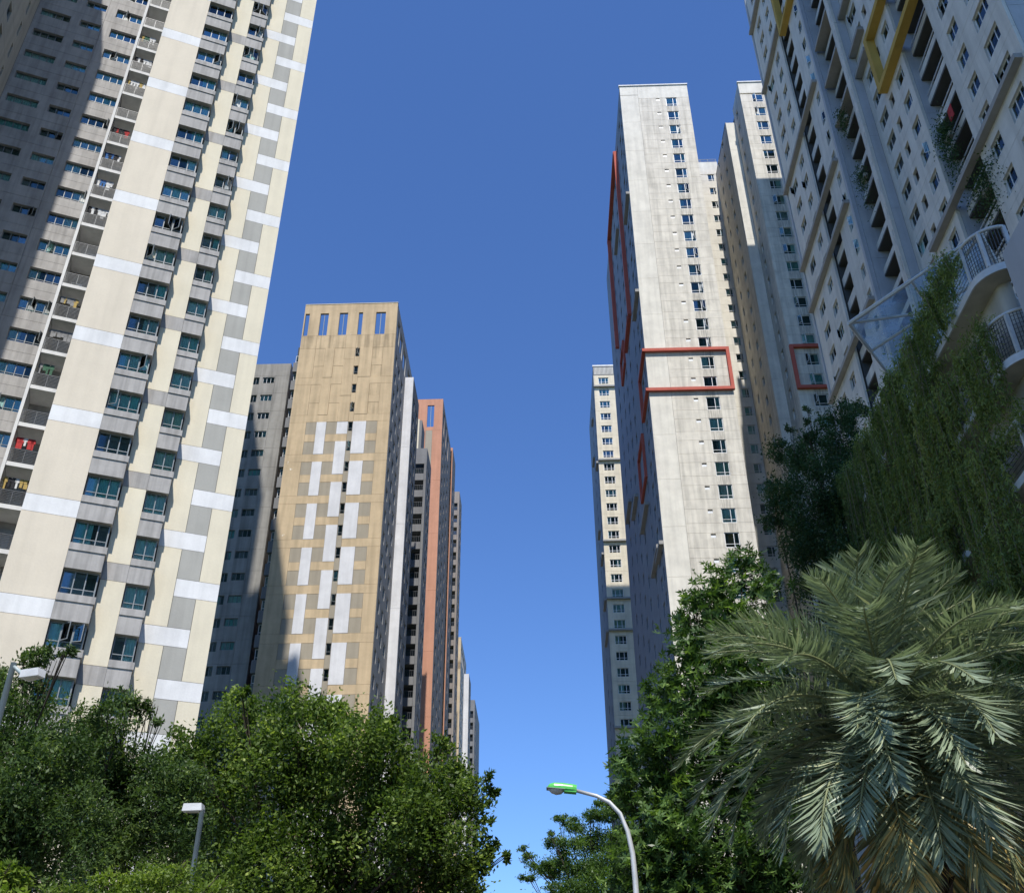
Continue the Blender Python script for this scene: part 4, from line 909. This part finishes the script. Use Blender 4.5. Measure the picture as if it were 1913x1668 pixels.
# creepers hanging from the podium ledges
def creeper(name, label, z, y0, y1, lmin, lmax, n, seed, xo=-.08, near=.7):
    r = np.random.default_rng(seed); P, A, SD, LN, LV = [], [], [], [], []; st = MB()
    ph = r.uniform(0, 6, 3)
    bund = [(y0 + (y1 - y0) * r.random(), r.uniform(.35, 1.0), r.normal(0, .12)) for _ in range(max(20, n // 7))]
    for i in range(n):
        by, bl, bt = bund[r.integers(len(bund))]; path_y = min(max(by + r.normal(0, .10), y0), y1 + .3)
        cl = .55 + .45 * math.sin(path_y * 1.7 + ph[0]) * math.sin(path_y * .63 + ph[1])
        L_ = (lmin + (lmax - lmin) * bl * r.uniform(.55, 1.1)) * (.45 + .75 * cl) * min(1.0, near + (1 - near) * max(0, (path_y - 25.0) / 6.0))
        if path_y > 22.95: x, y = PX0 + xo + r.normal(0, .13), path_y
        else:
            a = math.pi + (22.95 - path_y) / .95; x, y = PX0 + .95 + 1.05 * math.cos(a), 22.95 + 1.05 * math.sin(a)
        k = max(8, int(L_ * 46)); s = np.sort(r.random(k)) * L_; sway = r.normal(0, .05, 2)
        bul = .28 * np.exp(-s / .8)
        px = x - bul * .8 - .10 * r.random() + sway[0] * s + r.normal(0, .034, k); py = y + sway[1] * s + r.normal(0, .038, k); pz = z + .55 * np.exp(-s / .25) * r.random() - s
        P.append(np.stack([px, py, pz], 1)); d = rnd_dirs(k, -1.9); A.append(d); SD.append(unit(np.cross(d, rnd_dirs(k)))); LN.append(r.uniform(.07, .19, k)); tone = r.normal(.42, .12) + bt; LV.append(np.clip(tone + r.normal(0, .15, k) - .1 * (s / L_) , 0, 1))
        if i % 2 == 0: st.tube([(x - .15, y, z + .1), (x - .1 + sway[0] * L_ * .5, y + sway[1] * L_ * .5, z - L_ * .5), (x + sway[0] * L_, y + sway[1] * L_, z - L_)], [.016, .013, .007], 3, False)
    k = int((y1 - y0) * 620); py = r.uniform(y0, y1, k); hump = .22 + .13 * np.sin(py * 2.3 + ph[2])   # bushy roll over the rail
    P.append(np.stack([PX0 - .02 + r.normal(0, .16, k), py, z - .1 + r.normal(0, 1, k) * hump], 1)); d = rnd_dirs(k, -.3); A.append(d); SD.append(unit(np.cross(d, rnd_dirs(k)))); LN.append(r.uniform(.07, .16, k)); LV.append(np.clip(r.normal(.45, .2, k), 0, 1))
    P = np.concatenate(P); A = np.concatenate(A); SD = np.concatenate(SD); LN = np.concatenate(LN); LV = np.concatenate(LV)
    b = np.array([PX0, (y0 + y1) / 2, z]); R = thing(name, label, "creeper", tuple(b))
    f = ob("foliage", leaf_mesh("foliage", P - b, A, SD, LN, LN * .26, LV, l_vine), R); f["kind"] = "stuff"
    st.v = [(v[0] - b[0], v[1] - b[1], v[2] - b[2]) for v in st.v]; t = ob("stems", st.mesh("stems", m_stem), R); t["kind"] = "stuff"
creeper("hanging_creeper", "long curtain of creeper hanging from the top ledge below the glass canopy", LEVELS[0] + 1.3, 23.0, 39.2, 2.0, 8.5, 420, 1, near=.2)
creeper("hanging_creeper", "curtain of creeper spilling over the second ledge with the wire mesh railing", LEVELS[1] + 1.3, 22.6, 38.8, 1.5, 6.5, 400, 2, near=.6)
creeper("hanging_creeper", "dense creeper hanging from the third ledge behind the palm fronds", LEVELS[2] + 1.3, 22.2, 38, 1.5, 5.5, 420, 3, -.2, near=.8)
creeper("hanging_creeper", "lowest mass of creeper in the shade behind the palm", LEVELS[3] + 1.3, 22.2, 37, 1.5, 7, 380, 4, -.2)

# ------------------------------------------------------------------ street lamps
def street_lamp():
    d = 25.4; R = thing("street_lamp", "tall white street lamp with a curved arm and a bright green head", "street lamp", (2.06, 25.4, 0))
    pts = [(0, 0, 0), (0, 0, 3), (0, 0, 6.2), (-.02, 0, 6.75), (-.10, 0, 7.25), (-.26, 0, 7.66), (-.50, 0, 7.93), (-.80, 0, 8.08), (-1.32, 0, 8.22)]
    ob("pole", MB().tube(pts, [.085, .075, .066, .06, .056, .053, .05, .046, .042], 12).mesh("pole", m_lampwhite, True), R)
    ob("base_plate", boxmesh("base_plate", m_lampwhite, (-.2, .2, -.2, .2, 0, .03)), R)
    # head: half shell housing, tapered to the nose, with a bowl lens below
    secs = [(0, .145, .12), (.10, .155, .135), (.35, .165, .145), (.55, .155, .14), (.66, .115, .115), (.72, .03, .05)]
    m = MB(); k = 12
    for (x, hh, ww) in secs:
        for j in range(k + 1):
            a = math.pi * j / k; m.v.append((-x, ww * math.cos(a), hh * math.sin(a) ** .7 if j not in (0, k) else 0))
    for i in range(len(secs) - 1):
        for j in range(k): a = i * (k + 1) + j; m.f.append((a, a + 1, a + k + 2, a + k + 1))
    for i in range(len(secs) - 1): m.f.append((i * (k + 1), (i + 1) * (k + 1), (i + 1) * (k + 1) + k, i * (k + 1) + k))
    m.f.append(tuple(range(k + 1)))
    H = ob("housing", m.mesh("housing", m_lampgreen), R, (-1.28, 0, 8.20)); H.rotation_euler = (0, math.radians(6), 0)
    m = MB(); m.box(-.30, 0, -.115, .115, -.055, -.002); ob("gear_tray", m.mesh("gear_tray", m_lampgreen), H)
    m = MB(); secs = [(.30, .03, .08), (.36, .10, .115), (.48, .13, .125), (.60, .10, .105), (.70, .01, .04)]
    for (x, hh, ww) in secs:
        for j in range(k + 1): a = math.pi * j / k; m.v.append((-x, ww * math.cos(a), -.004 - hh * math.sin(a)))
    for i in range(len(secs) - 1):
        for j in range(k): a = i * (k + 1) + j; m.f.append((a, a + k + 1, a + k + 2, a + 1))
    m.f.append(tuple(range(k + 1)))
    ob("lens", m.mesh("lens", m_lens, True), H)
    ob("rim", boxmesh("rim", m_frame_g, (-.73, -.28, -.148, .148, -.012, -.001)), H)
street_lamp()
def box_lamp(name, label, px, py, D, rz, arm, zdir, sc=1.0):
    d = ray(px, py); q = math.hypot(d[0], d[1]); P = d * (D / q) + np.array([0, 0, EYE])
    R = thing(name, label, "lamp", (P[0], P[1], 0), rz, "box lamps among the left trees")
    z = P[2]
    ob("pole", MB().tube([(0, 0, 0), (0, 0, z)], [.06, .045], 10).mesh("pole", m_boxpole, True), R)
    H = ob("arm", MB().tube([(0, 0, z - .05), (arm, 0, z - zdir)], .03, 8).mesh("arm", m_boxpole, True), R)
    b = MB(); x0, x1, y0, y1, z0, z1 = arm - .05, arm + .50 * sc, -.17 * sc, .17 * sc, z - zdir - .03, z - zdir + .15 * sc
    b.v = [(x0, y0, z0), (x1, y0 + .03, z0), (x1, y1 - .03, z0), (x0, y1, z0), (x0 + .02, y0, z1), (x1 - .02, y0 + .02, z1), (x1 - .02, y1 - .02, z1), (x0 + .02, y1, z1)]
    b.f = [(0, 3, 2, 1), (4, 5, 6, 7), (0, 1, 5, 4), (1, 2, 6, 5), (2, 3, 7, 6), (3, 0, 4, 7)]
    L = ob("lamp_box", b.mesh("lamp_box", m_boxlamp), R); ob("lens", boxmesh("lens", m_lens, (x0 + .06, x1 - .06, y0 + .05, y1 - .05, z0 - .012, z0 - .001)), L)
box_lamp("box_lamp", "white box lamp on a grey pole in front of the big broad leaved tree", 378, 1512, 20.5, math.pi, .03, 0.0, .66)
box_lamp("box_lamp", "white box lamp on a raised arm in front of a grey window apron", 26, 1238, 17.0, math.radians(-20), .34, .28, .6)

# ------------------------------------------------------------------ small things on the balconies and windows
def balcony_things():
    ac = MB(); ac.box(0, .78, 0, .28, 0, .55); acm = ac.mesh("air_conditioner", m_ac)
    fan = MB(); k = 16; fan.v = [(.30 + .2 * math.cos(2 * math.pi * i / k), -.012, .275 + .2 * math.sin(2 * math.pi * i / k)) for i in range(k)]; fan.v += [(x, .0, z) for x, y, z in fan.v[:k]]
    fan.f = [tuple(range(k))] + [(i, i + k, (i + 1) % k + k, (i + 1) % k) for i in range(k)]; fan = fan.mesh("fan_grille", m_acd)
    lines = {"washing in many colours": (0, 1, 2, 3, 4, 5, 6)}
    cols = ("dark", "white", "red", "blue", "grey", "green", "yellow"); n = 0
    for j in range(10, 31):
        zb = 3.1 * j + .31
        if not seen(FBAL.P(-9.3, 0, zb), 0): continue
        r = rng.random()
        x, y, _ = FBAL.P(-9.9 if j % 2 else -9.6, 1.6, 0)
        if r < .45:
            o = ob("air_conditioner", acm, None, (x, y, zb + .95 if r < .2 else zb), TH); ob("fan_grille", fan, o)
            tag(o, "white air conditioner raised above the railing on a balcony of the cream tower" if r < .2 else "white air conditioner standing low behind a balcony railing of the cream tower", "air conditioner", "air conditioners on the cream tower balconies")
        if r > .3:
            x, y, _ = FBAL.P(-9.35, .5, 0); a = rng.choice(range(7)); b = rng.choice(range(7)); n += 1
            R = ob("washing_line", None, None, (x, y, zb), TH)
            tag(R, (cols[a] + (" and " + cols[b] if a != b else "")) + " washing hung on a balcony of the cream tower", "washing", "washing on the cream tower balconies")
            ob("line", MB().tube([(-.8, 0, 2.2), (.9, 0, 2.2)], .012, 4).mesh("line", m_steel), R)
            for q in range(rng.randint(4, 7)):
                hh = rng.uniform(.5, .95); ww = rng.uniform(.16, .34); x0 = -.75 + q * .24
                g = MB(); g.box(x0, x0 + ww, -.02, .02, 2.18 - hh * .45, 2.18); g.box(x0 - .05, x0 + ww + .05, -.025, .025, 2.18 - hh * .4, 2.10); g.box(x0 + .02, x0 + ww - .02, -.015, .03, 2.18 - hh, 2.18 - hh * .4)
                ob("garment", g.mesh("garment", m_cloth[a if q == 0 else b if q == 1 else rng.choice((a, b, a, b, 1))]), R)
balcony_things()
# planted balconies and a red cloth on the slab block
def slab_plant(y, z, n, seed, label, rad=(.8, 1.6)):
    P0 = np.array(FSLAB.P(-y, -.05, z)); k = n; p = nr.normal(size=(k, 3)) * np.array([.28, rad[0], rad[1]]) ; p[:, 2] -= np.abs(p[:, 2]) * .4
    R = thing("balcony_plant", label, "plant", tuple(P0)); d = rnd_dirs(k, -.2); ln = nr.uniform(.12, .26, k)
    ob("foliage", leaf_mesh("foliage", p, d, unit(np.cross(d, rnd_dirs(k))), ln, ln * .5, np.clip(nr.normal(.4, .2, k), 0, 1), l_shade), R)
    ob("planter", boxmesh("planter", m_podium, (.1, .45, -rad[0], rad[0], -.3, .1)), R)
slab_plant(52.3, 62.5, 1500, 1, "large leafy plant spilling over a balcony below the ochre frame", (.55, 1.5))
slab_plant(49.5, 54.6, 1700, 2, "dark leafy tree like plant on a balcony under the long grey ledge", (1.1, 1.3))
slab_plant(68.0, 84.0, 600, 3, "small plant trailing from a balcony beside the bluish return wall", (.4, 1.0))
slab_plant(67.5, 75.0, 700, 4, "trailing plant on a low balcony above the glass canopy", (.5, 1.2))
o = ob("red_cloth", boxmesh("red_cloth", m_cloth[2], (-.03, .03, 0, .7, -1.2, 0)), None, FSLAB.P(-50.6, .2, 64.2)); tag(o, "red cloth hanging on a recessed balcony of the slab block", "cloth")
